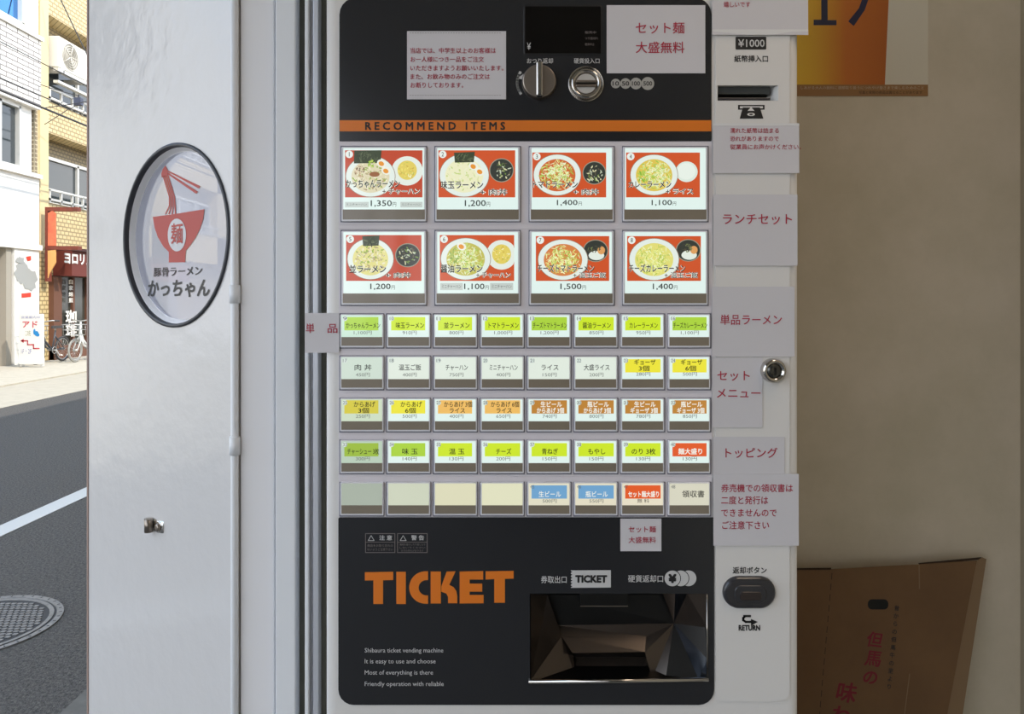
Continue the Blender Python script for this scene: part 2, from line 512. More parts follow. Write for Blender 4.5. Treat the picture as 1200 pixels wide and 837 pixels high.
b.text(dfr, '豚骨ラーメン', m_decalblk, dd, box=(x0, y0, x1, y1), bold=0.018)
x0, y0 = G(120, 614); x1, y1 = G(384, 678)
b.text(dfr, 'かっちゃん', m_decalblk, dd, box=(x0, y0, x1, y1 + 0.002), bold=0.03, shear=0.12)
b.build('window_decal', door, label='red ramen bowl emblem with dark lettering')
# latch
b = MB()
lu, lv = duv(184, 616)
b.rprism(dfr, lu - 0.006, lv - 0.008, lu + 0.016, lv + 0.008, 0.002, 0, 0.003, m_chrome, b=0.001, px=1)
b.lathe(dfr, lu + 0.009, lv, [(0.005, 0.003), (0.005, 0.006), (0.003, 0.007)], m_brush, n=16, px=1)
b.tube([dfr(lu - 0.010, lv - 0.009, 0.006), dfr(lu - 0.010, lv + 0.009, 0.006)], 0.0055, m_brush, 12)
b.build('latch', door, label='small chrome latch')
# hinge barrel
b = MB()
b.tube([(0.0005, -0.004, 0.06), (0.0005, -0.004, 2.5)], 0.0045, m_frame, 12)
b.build('hinge_rod', door)
for y in (345, 522):
    z = EYE - (y - CY) / F * HY
    b = MB(); b.tube([(0.0005, -0.004, z - 0.011), (0.0005, -0.004, z + 0.011)], 0.0062, m_frame, 12)
    b.box(-0.012, 0.006, -0.002, 0.0, z - 0.01, z + 0.01, m_frame)
    b.build('hinge', door)

# ------------------------------------------------------------------ the ticket vending machine
mr = thing('ticket_vending_machine', (0.059, 1.07, 0.03), 'white and black ramen ticket vending machine with rows of backlit menu buttons', 'vending machine')
f0 = mframe(0.0)
TR = (621, 696, 829, 799)           # ticket tray opening
BS = (841, 100, 912, 118)           # banknote slot opening
# cabinet
b = MB()
X0, X1, T0, T1 = 380, 938, -190, 1798
def cab(ins): return [(X0 + ins, T0 + ins), (X1 - ins, T0 + ins), (X1 - ins, T1 - ins), (X0 + ins, T1 - ins)]
loops = [[f0(u, v, -0.39) for u, v in cab(0)]]
for k in range(6):
    a = k / 5 * math.pi / 2
    loops.append([f0(u, v, -0.013 + 0.013 * math.sin(a)) for u, v in cab(13 * (1 - math.cos(a)))])
vl = b.strip(loops, m_body, True); b.cap(vl[0], m_body)
ed = [b.bm.edges.get((vl[-1][i], vl[-1][(i + 1) % 4])) for i in range(4)]
for hole, dep in ((TR, 0.075), (BS, 0.02)):
    pts = [(hole[0], hole[1]), (hole[2], hole[1]), (hole[2], hole[3]), (hole[0], hole[3])]
    h = b.strip([[f0(u, v, 0) for u, v in pts], [f0(u, v, -dep) for u, v in pts]], m_body if hole is BS else m_void)
    b.cap(h[1], m_void)
    ed += [b.bm.edges.get((h[0][i], h[0][(i + 1) % 4])) for i in range(4)]
sl = b.slot(m_body)
for g in bmesh.ops.triangle_fill(b.bm, use_beauty=True, edges=ed)['geom']:
    if isinstance(g, bmesh.types.BMFace): g.material_index = sl
b.build('cabinet', mr, label='white cabinet with rounded edges')
# raised right-hand door skin of the cabinet
b = MB(); b.rprism(mframe(0.0015), 838.5, -160, 925.5, 822, 12, 0, 0.0015, m_body, b=0.0008)
# keep the banknote slot open: the skin is a ring above and below it
b.bm.free()
b = MB()
fs = mframe(0.0015)
b.plate(fs, rrect(838.5, -160, 925.5, 822, 12), [[(BS[0], BS[1]), (BS[2], BS[1]), (BS[2], BS[3]), (BS[0], BS[3])]], 0.0, 0.0015, m_body)
b.build('side_panel', mr)

# button bezel
fb = mframe(0.0006)
b = MB()
b.rprism(fb, 397, 164, 835, 607, 1.5, 0, 0.0006, m_bezel)
BIGX = ((400, 499.5), (510, 609.5), (620.5, 719.5), (730, 829.5)); BIGY = ((172, 259.5), (270.5, 357.5))
SMX = [(398.5 + i * 54.85, 449.5 + i * 54.85) for i in range(8)]; SMX[-1] = (783, 832.5)
SMY = ((368.3, 407.5), (417.6, 456.6), (467, 506), (516, 555), (565.5, 604.5))
for xs in BIGX:
    for ys in BIGY: b.rect(fb, xs[0] - 1, ys[0] - 1, xs[1] + 1, ys[1] + 1.2, 0.0008, m_slotline)
for xs in SMX:
    for ys in SMY: b.rect(fb, xs[0] - .9, ys[0] - .9, xs[1] + .9, ys[1] + 1.1, 0.0008, m_slotline)
for y in (266, 364.5, 413.5, 462.5, 511.5, 561):   # thin ridge lines between the rows
    b.rprism(mframe(.0012), 397.5, y - 2.6, 834.5, y + 2.6, 0.5, 0, 0.0012, m_bezel, b=0.0004)
b.build('button_bezel', mr, label='lilac grey plastic bezel between the buttons')

# upper black panel with orange band
fu = mframe(0.0015)
b = MB()
b.rprism(fu, 397.5, -3, 834, 165.5, (20, 20, 1, 1), 0, 0.0015, m_black, b=0.0006)
b.build('upper_panel', mr, label='glossy black upper panel')
up = COL.objects['upper_panel']
b = MB(); b.rect(fu, 398, 141, 833.5, 154, 0.0017, m_orange); b.build('orange_band', up)
b = MB()
b.text(fu, 'RECOMMEND ITEMS', m_ink, 0.0019, box=(428, 143, 592, 152.5), bold=0.035, space=1.55)
b.build('lettering', up)

# amount display
b = MB()
b.rprism(mframe(.0022), 613.5, 5.5, 706, 64.5, 5, 0.0012, 0.0022, mat('display_rim', C(40, 40, 42), 0.25), b=0.0006)
b.rect(mframe(.0023), 615.5, 7.5, 704, 62.5, 0.0023, mat('display_glass', C(8, 6, 6), 0.1, spec=0.4))
dsp = b.build('amount_display', mr, label='black amount display window')
b = MB()
b.text(mframe(.0025), '¥', m_whiteink, 0.0025, box=(617.5, 50, 622, 58.5))
for s, y, w in (('販売中', 38, 13), ('つり銭切れ', 45, 15.5), ('使用中止', 52, 11)):
    b.text(mframe(.0025), s, m_greyink, 0.0025, left=(685.5, y), em=3.4, w=w)
b.build('lettering', dsp)

# print on upper panel
b = MB()
b.text(fu, 'おつり返却', m_whiteink, 0.0018, box=(617.5, 68.3, 648, 74.5), bold=0.01)
b.text(fu, '硬貨投入口', m_whiteink, 0.0018, box=(672.5, 68.3, 702.5, 74.5), bold=0.01)
b.build('lettering', up)
b = MB()
for cu, r, s in ((721.5, 5.6, '10'), (733, 6.2, '50'), (745.2, 6.8, '100'), (759, 7.6, '500')):
    b.disc(fu, cu, 98, r, r, 0.0018, mat('coin_print', C(176, 174, 168), 0.5))
    b.text(fu, s, m_ink, 0.0020, box=(cu - r * .68, 95.4, cu + r * .68, 100.6), bold=0.02)
b.build('coin_marks', up, label='four round coin marks')
b = MB()
arc = []
for k in range(9):
    a = math.radians(150 + 62 * k / 8 + 0); arc.append((633 + 27 * math.cos(a), 97 - 24 * math.sin(a) + 0))
b.line(fu, arc, 3.0, 0.0018, mat('grey_arrow', C(196, 194, 192), 0.5))
b.face([fu(606.5, 92, .0018), fu(613.5, 86.5, .0018), fu(613, 93.5, .0018)], MATS['grey_arrow'])
b.build('turn_arrow', up)

# change return knob
fk = mframe(0.010)
b = MB()
b.lathe(fk, 632, 94.5, [(20.5, 0.0014), (20.5, 0.003), (19.8, 0.008), (19.2, 0.0095), (18.3, 0.010)], m_brush, n=40)
kn = b.build('return_knob', mr, label='brushed steel change return knob')
b = MB(); b.rprism(mframe(.018), 628.6, 71.5, 636.2, 112, 1.6, 0.0098, 0.018, m_chrome, b=0.0018)
b.build('knob_grip', kn)

# coin inlet
fc = mframe(0.006)
b = MB()
b.lathe(fc, 687, 97.5, [(21, 0.0014), (21, 0.0034), (20.2, 0.0038), (19.5, 0.0034), (19.2, 0.0018), (18.4, 0.0018), (18, 0.0042), (16.6, 0.0060), (14.8, 0.0062), (13.4, 0.0050), (12.6, 0.0028)], m_chrome, n=48, cap=False)
b.lathe(fc, 687, 97.5, [(12.8, 0.003), (12.7, 0.0031)], m_brush, n=40)
ci = b.build('coin_inlet', mr, label='chrome ring coin slot')
b = MB()
for sg in (-1, 1):
    pts = [(687 + 11.6 * math.cos(math.radians(a)), 97.5 + sg * 11.6 * math.sin(math.radians(a))) for a in range(18, 163, 12)]
    b.prism(fc, pts, 0.003, 0.0046, mat('pale_metal', C(222, 220, 216), 0.3, metal=0.4))
b.rprism(fc, 675, 93.6, 699, 96.8, 1, 0.003, 0.0062, m_brush, b=0.0008); b.rprism(fc, 675, 98.6, 699, 101.8, 1, 0.003, 0.0062, m_brush, b=0.0008)
b.rect(fc, 675.5, 96.6, 698.5, 98.8, 0.0036, m_void)
b.build('coin_slot', ci)

# lower black panel
b = MB()
tr = [(TR[0], TR[1]), (TR[2], TR[1]), (TR[2], TR[3]), (TR[0], TR[3])]
b.plate(fu, rrect(396.5, 606.5, 837, 826.5, (2, 2, 18, 18)), [tr], 0.0, 0.0015, m_black)
lp = b.build('lower_panel', mr, label='black lower panel with orange TICKET lettering')
b = MB()
def z3(x, y): return (390 + x / 3.53, 600 + y / 3.532)
def logo(pts): b.prism(fu, [z3(*p) for p in pts], 0.0014, 0.0019, m_orange)
logo([(133, 250), (250, 248), (250, 282), (208, 283), (208, 381), (168, 381), (168, 283), (133, 284)])
logo([(263, 248), (302, 248), (302, 381), (263, 381)])
cpts = [(394, 246)] + [(384 + 68 * math.cos(math.radians(a)), 313 - 67 * math.sin(math.radians(a))) for a in range(95, 266, 10)] + [(394, 380), (394, 346)]
cpts += [(388 + 33 * math.cos(math.radians(a)), 314 - 32 * math.sin(math.radians(a))) for a in range(260, 99, -16)] + [(394, 282)]
logo(cpts)
logo([(405, 247), (447, 247), (447, 379), (405, 379)])
logo([(449, 308), (471, 247), (508, 246), (482, 302), (500, 312), (511, 328), (515, 350), (515, 378), (477, 378), (477, 352), (470, 338), (449, 330)])
logo([(525, 247), (622, 245), (622, 280), (566, 280), (566, 297), (618, 297), (618, 330), (566, 330), (566, 344), (624, 344), (624, 378), (525, 379)])
logo([(632, 246), (748, 244), (748, 276), (712, 277), (712, 376), (668, 376), (668, 278), (632, 280)])
b.build('ticket_logo', lp, label='orange TICKET lettering')
b = MB()
for s, y, w in (('Shibaura ticket vending machine', 762, 92), ('It is easy to use and choose', 774.8, 83), ('Most of everything is there', 788, 80), ('Friendly operation with reliable', 801.3, 92.5)):
    b.text(fu, s, m_whiteink, 0.0018, left=(427.5, y), em=7.4, w=w)
b.build('slogan', lp, label='four lines of small white English text')
for x0, x1, s, n in ((428, 463.2, '注 意', 2), (465.5, 501, '警 告', 3)):     # warning plates
    b = MB()
    for r in ((x0, 625, x1, 625.8), (x0, 647.2, x1, 648), (x0, 625, x0 + .8, 648), (x1 - .8, 625, x1, 648), (x0, 635.2, x1, 635.8)):
        b.rect(fu, *r, 0.0018, m_greyink)
    b.line(fu, [(x0 + 3.5, 633.6), (x0 + 7, 627.8), (x0 + 10.5, 633.6), (x0 + 3.5, 633.6)], 0.7, 0.0018, m_whiteink)
    b.text(fu, s, m_whiteink, 0.0018, box=(x0 + 16.5, 627.3, x0 + 31.5, 633.2), bold=0.02)
    lines = ('商品をお取り忘れの', 'ないようご注意下さい') if n == 2 else ('機械を揺らしたり倒したり', 'しないでください', 'けがの恐れがあります')
    for i, t in enumerate(lines):
        yy = (639.5 + i * 4.6) if n == 2 else (638.3 + i * 3.6)
        b.text(fu, t, m_greyink, 0.0018, c=((x0 + x1) / 2, yy), em=3.4 if n == 2 else 2.7, w=30 if i < 2 else 26)
    b.build('warning_label', lp)
b = MB()
b.text(fu, '券取出口', m_whiteink, 0.0018, box=(634, 675, 664, 683.5), bold=0.012)
b.text(fu, '硬貨返却口', m_whiteink, 0.0018, box=(736, 674, 777, 682.5), bold=0.012)
b.build('lettering', lp)
b = MB()
# ticket stub
stub = [(669, 668.5)] + [(715.8, 668.3), (715.8, 688.6), (669, 689)]
for k in range(6):
    y = 689 - k * 3.4; stub += [(669, y - 0.6), (670.8, y - 1.7), (669, y - 2.8)]
b.face([fu(u, v, .0018) for u, v in stub], m_whiteink)
b.text(fu, 'TICKET', m_ink, 0.002, box=(674, 674, 711.5, 683), bold=0.06)
b.build('ticket_icon', lp, label='white ticket stub icon')
b = MB()
for cu in (806.8, 797.6, 787.8):
    dz = 0.0017 + (806.8 - cu) * 2e-5
    b.disc(fu, cu, 677.8, 10.1, 10.1, dz, m_black); b.disc(fu, cu, 677.8, 9.2, 9.2, dz + 0.0001, m_whiteink)
b.text(fu, '¥', m_ink, 0.0024, box=(783, 672.5, 792.6, 683.2), bold=0.07)
b.build('coin_icon', lp, label='white icon of three coins')

# ticket tray: faceted dark metal pocket
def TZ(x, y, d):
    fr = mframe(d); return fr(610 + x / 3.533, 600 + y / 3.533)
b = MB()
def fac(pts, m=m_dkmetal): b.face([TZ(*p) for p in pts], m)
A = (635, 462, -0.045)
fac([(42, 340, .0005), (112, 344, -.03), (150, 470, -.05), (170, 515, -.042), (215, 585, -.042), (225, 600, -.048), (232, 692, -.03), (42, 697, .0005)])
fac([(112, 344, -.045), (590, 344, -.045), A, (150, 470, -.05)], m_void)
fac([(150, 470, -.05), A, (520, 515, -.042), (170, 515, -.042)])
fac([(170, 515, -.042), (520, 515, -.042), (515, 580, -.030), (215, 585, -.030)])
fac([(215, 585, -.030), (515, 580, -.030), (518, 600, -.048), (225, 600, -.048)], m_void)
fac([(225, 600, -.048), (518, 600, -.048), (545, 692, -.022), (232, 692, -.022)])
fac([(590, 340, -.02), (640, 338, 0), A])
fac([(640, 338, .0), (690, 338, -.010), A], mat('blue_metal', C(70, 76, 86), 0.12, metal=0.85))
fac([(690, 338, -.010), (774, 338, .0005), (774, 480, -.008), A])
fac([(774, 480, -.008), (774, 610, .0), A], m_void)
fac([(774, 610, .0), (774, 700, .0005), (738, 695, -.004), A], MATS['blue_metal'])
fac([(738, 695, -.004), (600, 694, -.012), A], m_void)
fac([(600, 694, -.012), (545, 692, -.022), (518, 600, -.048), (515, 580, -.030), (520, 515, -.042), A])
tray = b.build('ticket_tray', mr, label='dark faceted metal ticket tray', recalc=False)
b = MB()
b.rprism(mframe(-.036), 679.5, 690, 736, 710.5, 1, -0.045, -0.036, m_void, b=0.0008)
b.rect(mframe(-.0355), 680, 710, 736, 711.2, -0.0355, m_brush)
b.build('ticket_slot', tray)
b = MB()
b.tube([mframe(.003)(619.5, 799.5), mframe(.003)(830, 796.6)], 0.0024, m_chrome, 10)
b.tube([mframe(.002)(828.6, 697), mframe(.002)(828.6, 797)], 0.0008, m_chrome, 8)
b.build('tray_lip', tray, label='chrome lip')

# right-hand column: banknote slot, lock, return button
b = MB()
fn = mframe(0.0018)
b.rprism(fn, 862, 43, 898, 58, 1.0, 0.0014, 0.0018, m_ink)
b.text(fn, '¥1000', m_whiteink, 0.0020, box=(865, 46, 896, 55.2), bold=0.015)
b.build('price_mark', mr, label='black ¥1000 mark')
b = MB()
b.prism(fn, [(865, 123), (896, 123), (896, 128.5), (865, 128.5)], 0.0014, 0.0018, m_ink)
b.rect(fn, 867, 124.6, 894, 127, 0.0019, m_body)
b.prism(fn, [(870.5, 126), (890.5, 126), (894.5, 139), (867, 139)], 0.0014, 0.0020, m_ink)
b.face([fn(880, 125.5, .0022), fn(884, 130, .0022), (fn(876, 130, .0022))], m_body)
b.disc(fn, 880, 134.2, 4.5, 1.9, 0.0022, m_body); b.disc(fn, 880, 134.2, 2.2, 0.9, 0.0023, m_ink)
b.build('banknote_icon', mr)
b = MB()
b.line(fn, [(873, 722.5), (871, 724.5), (871, 727), (874, 729), (881, 729)], 2.6, 0.0019, m_ink)
b.line(fn, [(872, 722.2), (879, 722.2)], 2.6, 0.0019, m_ink)
b.face([fn(880, 725.5, .0019), fn(888, 729, .0019), fn(880, 733.5, .0019)], m_ink)
b.build('return_arrow', mr)
for t, bx_, bo in (('紙幣挿入口', (860.5, 64.8, 900, 72.8), .022), ('返却ボタン', (858.5, 664.5, 898.5, 672.5), .024), ('RETURN', (865.5, 732.6, 890.8, 739.4), .05)):
    b = MB(); b.text(fn, t, m_ink, 0.0018, box=bx_, bold=bo); b.build('lettering', mr)
b = MB()
fz = mframe(-0.004)
b.prism(mframe(.0), [(BS[0] + .3, BS[1] + .3), (904, BS[1] + .3), (904, 109), (BS[0] + .3, 109)], -0.019, -0.005, mat('slot_grey', C(70, 74, 74), 0.3))
b.face([mframe(0)(904, 100.5, -.018), mframe(0)(911.5, 100.5, .0016), mframe(0)(911.5, 117.5, .0016), mframe(0)(904, 117.5, -.018)], mat('slot_bevel', C(225, 225, 222), 0.35))
b.rprism(mframe(0.001), 842, 113.5, 904, 117.6, 1, -0.019, -0.002, m_btn, b=0.0008)
b.build('banknote_slot', mr, label='black banknote slot')
b = MB()
fl = mframe(0.012)
b.lathe(fl, 908.5, 435.2, [(14.5, 0.0014), (14.6, 0.004), (14.2, 0.0085), (12.8, 0.0115), (10.5, 0.012), (8.6, 0.0095)], m_chrome, n=40, cap=False)
b.lathe(fl, 908.5, 435.2, [(8.8, 0.0092), (8.4, 0.0098), (5, 0.0105)], mat('lock_core', C(92, 92, 88), 0.25, metal=0.9), n=28)
lk = b.build('lock', mr, label='round chrome lock')
b = MB(); b.rprism(mframe(.0108), 907.4, 431, 909.8, 439.5, .6, 0.0100, 0.0108, m_void); b.build('keyhole', lk)
b = MB()
fo = mframe(0.007)
b.rprism(fo, 848, 677, 910, 714.5, 18.6, 0.0014, 0.007, m_btn, b=0.004, n=10)
rb = b.build('return_button', mr, label='charcoal oval return button')
b = MB()
b.rprism(mframe(.0085), 861, 686.5, 898.5, 707.5, 8, 0.0065, 0.0085, m_btn, b=0.0014, n=8)
b.rprism(mframe(.0092), 867.5, 694, 892.5, 704, 2.5, 0.008, 0.0092, m_btn2, b=0.0006)
b.build('button_lens', rb, label='dark smoked lens')

# ------------------------------------------------------------------ menu buttons
def bframe(dc): return mframe(dc)
DF, DCARD = 0.0042, 0.0044
WHITE = (226, 244, 238)
def button_body(x0, y0, x1, y1, split, label, k=1.0):
    fr = bframe(DF)
    b = MB()
    b.rprism(fr, x0, y0, x1, y1, 1.2, 0.0007, DF, m_rim, b=0.0008)
    b.rect(fr, x0 + 1.6, split, x1 - 1.6, y1 - 2.2, DF + 0.0001, m_lens)
    return b.build('menu_button', mr, origin=fr((x0 + x1) / 2, (y0 + y1) / 2, 0.0), label=label)

def scatter(b, fr, cu, cv, ru, rv, n, cols, d, clip, sz=(1.6, 0.45)):
    for i in range(n):
        a = random.uniform(0, 6.283); r = math.sqrt(random.random())
        m = random.choice(cols)
        b.disc(fr, cu + ru * r * math.cos(a), cv + rv * r * math.sin(a), sz[0] * random.uniform(.5, 1.5), sz[1] * random.uniform(.6, 1.6), d + i * 1.5e-6, m, n=7, clip=clip, rot=random.uniform(0, 3.14))

BIG = [  # number, zoom offset, picture, bowl, broth, topping, nori, eggs, side, name, box, extra, box, price, box, tags
 (1, 390, (60, 47, 440, 278), (185, 175, 123, 102), (222, 214, 180), 'mix', (100, 45, 240, 112), ((240, 112), (262, 148)), ('rice', 365, 148, 77, 72), 'かっちゃんラーメン', (65, 193, 330, 232), '+ チャーハン', (245, 234, 432, 266), '1,350円', (187, 293, 312, 326), ((60, 300, 176, 327), (332, 300, 440, 327))),
 (2, 390, (518, 47, 895, 278), (645, 170, 123, 107), (236, 236, 196), 'pale', (595, 55, 697, 108), ((690, 126), (722, 152)), ('dark', 828, 145, 60, 59), '味玉ラーメン', (530, 198, 738, 237), '+ 肉丼', (722, 236, 858, 270), '1,200円', (648, 292, 772, 326), ()),
 (3, 610, (58, 58, 420, 278), (180, 168, 118, 102), (206, 104, 50), 'sprout', None, (), ('dark', 362, 158, 58, 57), 'トマトラーメン', (60, 199, 280, 232), '+ 肉丼', (258, 236, 385, 268), '1,400円', (178, 291, 300, 321), ()),
 (4, 610, (518, 58, 880, 278), (655, 168, 118, 101), (222, 196, 84), 'sprout', None, (), ('white', 815, 152, 54, 51), 'カレーラーメン', (528, 199, 738, 232), '+ ライス', (712, 234, 848, 265), '1,100円', (642, 291, 762, 321), ()),
 (5, 390, (65, 463, 435, 688), (185, 580, 115, 102), (226, 220, 140), 'mix', (145, 465, 230, 517), (), ('dark', 368, 562, 62, 59), '並ラーメン', (82, 610, 262, 648), '+ 肉丼', (260, 645, 385, 675), '1,200円', (185, 701, 305, 733), ()),
 (6, 390, (525, 463, 890, 688), (652, 580, 124, 104), (196, 190, 90), 'sprout', None, ((632, 519),), ('rice', 828, 560, 75, 73), '醤油ラーメン', (530, 608, 735, 648), '+ チャーハン', (705, 645, 875, 676), '1,100円', (645, 701, 765, 733), ((527, 698, 638, 733), (772, 698, 885, 733))),
 (7, 610, (75, 468, 435, 688), (208, 584, 124, 101), (214, 130, 70), 'cheese', None, (), ('onsen', 368, 540, 62, 55), 'チーズトマトラーメン', (82, 606, 362, 645), '+ 温玉ご飯', (258, 645, 420, 675), '1,500円', (195, 701, 320, 733), ()),
 (8, 610, (523, 468, 885, 688), (655, 582, 124, 104), (226, 220, 120), 'cheese', None, (), ('onsen', 823, 538, 61, 55), 'チーズカレーラーメン', (530, 606, 808, 645), '+ 温玉ご飯', (705, 645, 870, 675), '1,400円', (648, 701, 768, 733), ()),
]
TOP = {
 'mix': [lit(176, 160, 120), lit(214, 206, 160), lit(150, 176, 70), lit(236, 232, 200)],
 'pale': [lit(236, 240, 208), lit(222, 226, 170), lit(196, 214, 130)],
 'sprout': [lit(236, 244, 206), lit(206, 226, 130), lit(160, 196, 80), lit(236, 236, 160), lit(220, 232, 180)],
 'cheese': [lit(236, 240, 150), lit(220, 226, 130), lit(172, 196, 84), lit(240, 244, 190)],
}
for (num, ox, pic, bowl, broth, top, nori, eggs, side, name, nb, extra, eb, price, pb, tags_) in BIG:
    ci_, ri_ = (num - 1) % 4, (num - 1) // 4
    (x0, x1), (y0, y1) = BIGX[ci_], BIGY[ri_]
    Z = lambda x, y: (ox + x / 4.187, 165 + y / 4.187)
    R = lambda q: (*Z(q[0], q[1]), *Z(q[2], q[3]))
    p = R(pic); cardb = y0 + 73.5
    bt = button_body(x0, y0, x1, y1, cardb, 'large backlit button with %s and %s' % ('a photo of ramen', {'rice': 'fried rice', 'dark': 'a dark rice bowl', 'white': 'white rice', 'onsen': 'an egg rice bowl'}[side[0]]))
    fr = bframe(DCARD); d = DCARD
    b = MB()
    b.rprism(fr, x0 + 2.4, y0 + 1.5, x1 - 2.4, cardb, 0.6, DF, d, lit(*WHITE))
    clip = p
    orange = lit(206, 84, 40) if num != 1 and num != 5 else lit(190, 70, 38)  # left-column prints coloured darker for the glare there
    b.rect(fr, *p, d + 0.0001, orange)
    if side[0] != 'x':
        sx, sy = Z(side[1], side[2]); rx, ry = side[3] / 4.187, side[4] / 4.187
        kd = d + 0.00015
        if side[0] == 'rice':
            b.disc(fr, sx, sy, rx, ry, kd, lit(228, 236, 226), clip=clip); b.disc(fr, sx, sy - .8, rx * .62, ry * .66, kd + 3e-5, lit(226, 206, 96), clip=clip)
            scatter(b, fr, sx, sy - .8, rx * .55, ry * .6, 40, [lit(240, 226, 120), lit(206, 176, 70), lit(244, 240, 190), lit(190, 196, 90)], kd + 6e-5, clip, (1.3, .5))
        elif side[0] == 'white':
            b.disc(fr, sx, sy, rx, ry, kd, lit(220, 234, 222), clip=clip); b.disc(fr, sx - .5, sy - .5, rx * .82, ry * .8, kd + 3e-5, lit(232, 242, 232), clip=clip)
        else:
            b.disc(fr, sx, sy, rx, ry, kd, lit(150, 150, 130), clip=clip); b.disc(fr, sx, sy, rx * .93, ry * .93, kd + 3e-5, lit(52, 56, 50), clip=clip)
            if side[0] == 'dark':
                scatter(b, fr, sx, sy + 1, rx * .72, ry * .72, 46, [lit(196, 206, 180), lit(120, 150, 70), lit(96, 90, 70), lit(60, 66, 56), lit(216, 214, 170)], kd + 6e-5, clip, (1.9, .6))
            else:
                b.disc(fr, sx + 1, sy + ry * .42, rx * .62, ry * .42, kd + 4e-5, lit(228, 236, 226), clip=clip)
                b.disc(fr, sx + rx * .45, sy - .5, rx * .3, ry * .36, kd + 5e-5, lit(222, 160, 96), clip=clip)
                scatter(b, fr, sx - 2, sy - 3, rx * .5, ry * .36, 24, [lit(96, 90, 66), lit(120, 130, 80), lit(70, 70, 60)], kd + 6e-5, clip)
    bx, by = Z(bowl[0], bowl[1]); rx, ry = bowl[2] / 4.187, bowl[3] / 4.187
    kd = d + 0.0003
    b.disc(fr, bx, by, rx, ry, kd - 2e-5, lit(150, 130, 110), clip=clip, n=40)
    b.disc(fr, bx, by, rx * .975, ry * .975, kd, lit(228, 238, 230), clip=clip, n=40)
    b.disc(fr, bx, by + .3, rx * .76, ry * .78, kd + 3e-5, lit(*broth), clip=clip, n=36)
    scatter(b, fr, bx, by + .5, rx * .70, ry * .70, 150 if top != 'pale' else 70, TOP[top], kd + 6e-5, clip, (2.6, .45) if top in ('sprout', 'cheese') else (1.7, .7))
    if top in ('sprout', 'cheese'): scatter(b, fr, bx + .5, by - .5, rx * .44, ry * .46, 120, TOP[top], kd + 0.0003 - 1e-5, clip, (2.4, .5))
    kd += 0.0005
    if num == 1:
        b.disc(fr, *Z(205, 165), 6, 3, kd, lit(150, 96, 56), clip=clip); scatter(b, fr, *Z(130, 150), 6, 7, 40, [lit(190, 160, 120), lit(120, 96, 70), lit(220, 200, 170)], kd, clip, (1.2, .6))
        scatter(b, fr, *Z(190, 112), 4, 4, 20, [lit(150, 190, 60), lit(190, 214, 90)], kd + 3e-5, clip, (1.2, .6))
    if num == 6: scatter(b, fr, *Z(600, 560), 6, 9, 30, [lit(130, 160, 60), lit(170, 190, 90)], kd, clip, (2, .6))
    if num == 4: scatter(b, fr, *Z(600, 175), 6, 6, 26, [lit(130, 180, 60), lit(180, 206, 90)], kd, clip, (2, .6))
    if nori:
        q = R(nori); w = q[2] - q[0]
        b.face([fr(q[0] + (.0 if num != 1 else 1.5), max(q[1] + 1, p[1]), kd), fr(q[2], max(q[1], p[1]), kd), fr(q[2] - 1.2, q[3] - .5, kd), fr(q[0] + 1, q[3], kd)], lit(58, 68, 46))
        scatter(b, fr, (q[0] + q[2]) / 2, (q[1] + q[3]) / 2 + 1, w * .42, (q[3] - q[1]) * .36, 24, [lit(76, 88, 60), lit(44, 54, 38), lit(100, 110, 80)], kd + 2e-5, clip, (2.4, .5))
    for ex, ey in eggs:
        cx_, cy_ = Z(ex, ey)
        b.disc(fr, cx_, cy_, 5.6, 4.4, kd + 5e-5, lit(238, 240, 226), clip=clip, rot=.5); b.disc(fr, cx_ - .3, cy_ + .3, 3.3, 2.6, kd + 8e-5, lit(230, 150, 50), clip=clip, rot=.5)
    for t in tags_:
        b.rect(fr, *R(t), d + 0.0001, lit(196, 206, 200))
    nx, ny = p[0] + 5.2, p[1] + 4.9
    b.disc(fr, nx, ny, 4.4, 4.4, d + 0.0012, lit(232, 240, 234))
    b.build('menu_card', bt)
    b = MB(); dl = d + 0.0014
    b.text(fr, str(num), m_ink, dl, box=(nx - (1.3 if num > 1 else .35), ny - 2.5, nx + (1.3 if num > 1 else .35), ny + 2.5), bold=0.0)
    b.text(fr, name, lit(236, 240, 226), dl - 5e-5, box=R(nb), bold=0.055)
    b.text(fr, name, m_ink, dl + 12e-5, box=R(nb), bold=0.02)
    q = R(eb)
    b.text(fr, extra, lit(240, 244, 234), dl - 5e-5, box=q, bold=0.075)
    b.text(fr, extra, mat('brown_ink', C(70, 46, 36), 0.5), dl + 9e-5, box=q, bold=0.012)
    q = R(pb); pk = mat('price_ink', C(60, 70, 66), 0.5); xe = q[0] + (q[2] - q[0]) * .83
    b.text(fr, price[:-1], pk, dl, box=(q[0], q[1], xe, q[3]), bold=0.012); b.text(fr, '円', pk, dl, box=(xe + 1, q[1] + 2.2, q[2], q[3] - .6))
    for t in tags_:
        q = R(t); b.text(fr, 'ミニチャーハン', mat('tag_ink', C(110, 116, 112), 0.5), dl, box=(q[0] + 2, q[1] + 2, q[2] - 2, q[3] - 2))
    b.build('lettering', bt)

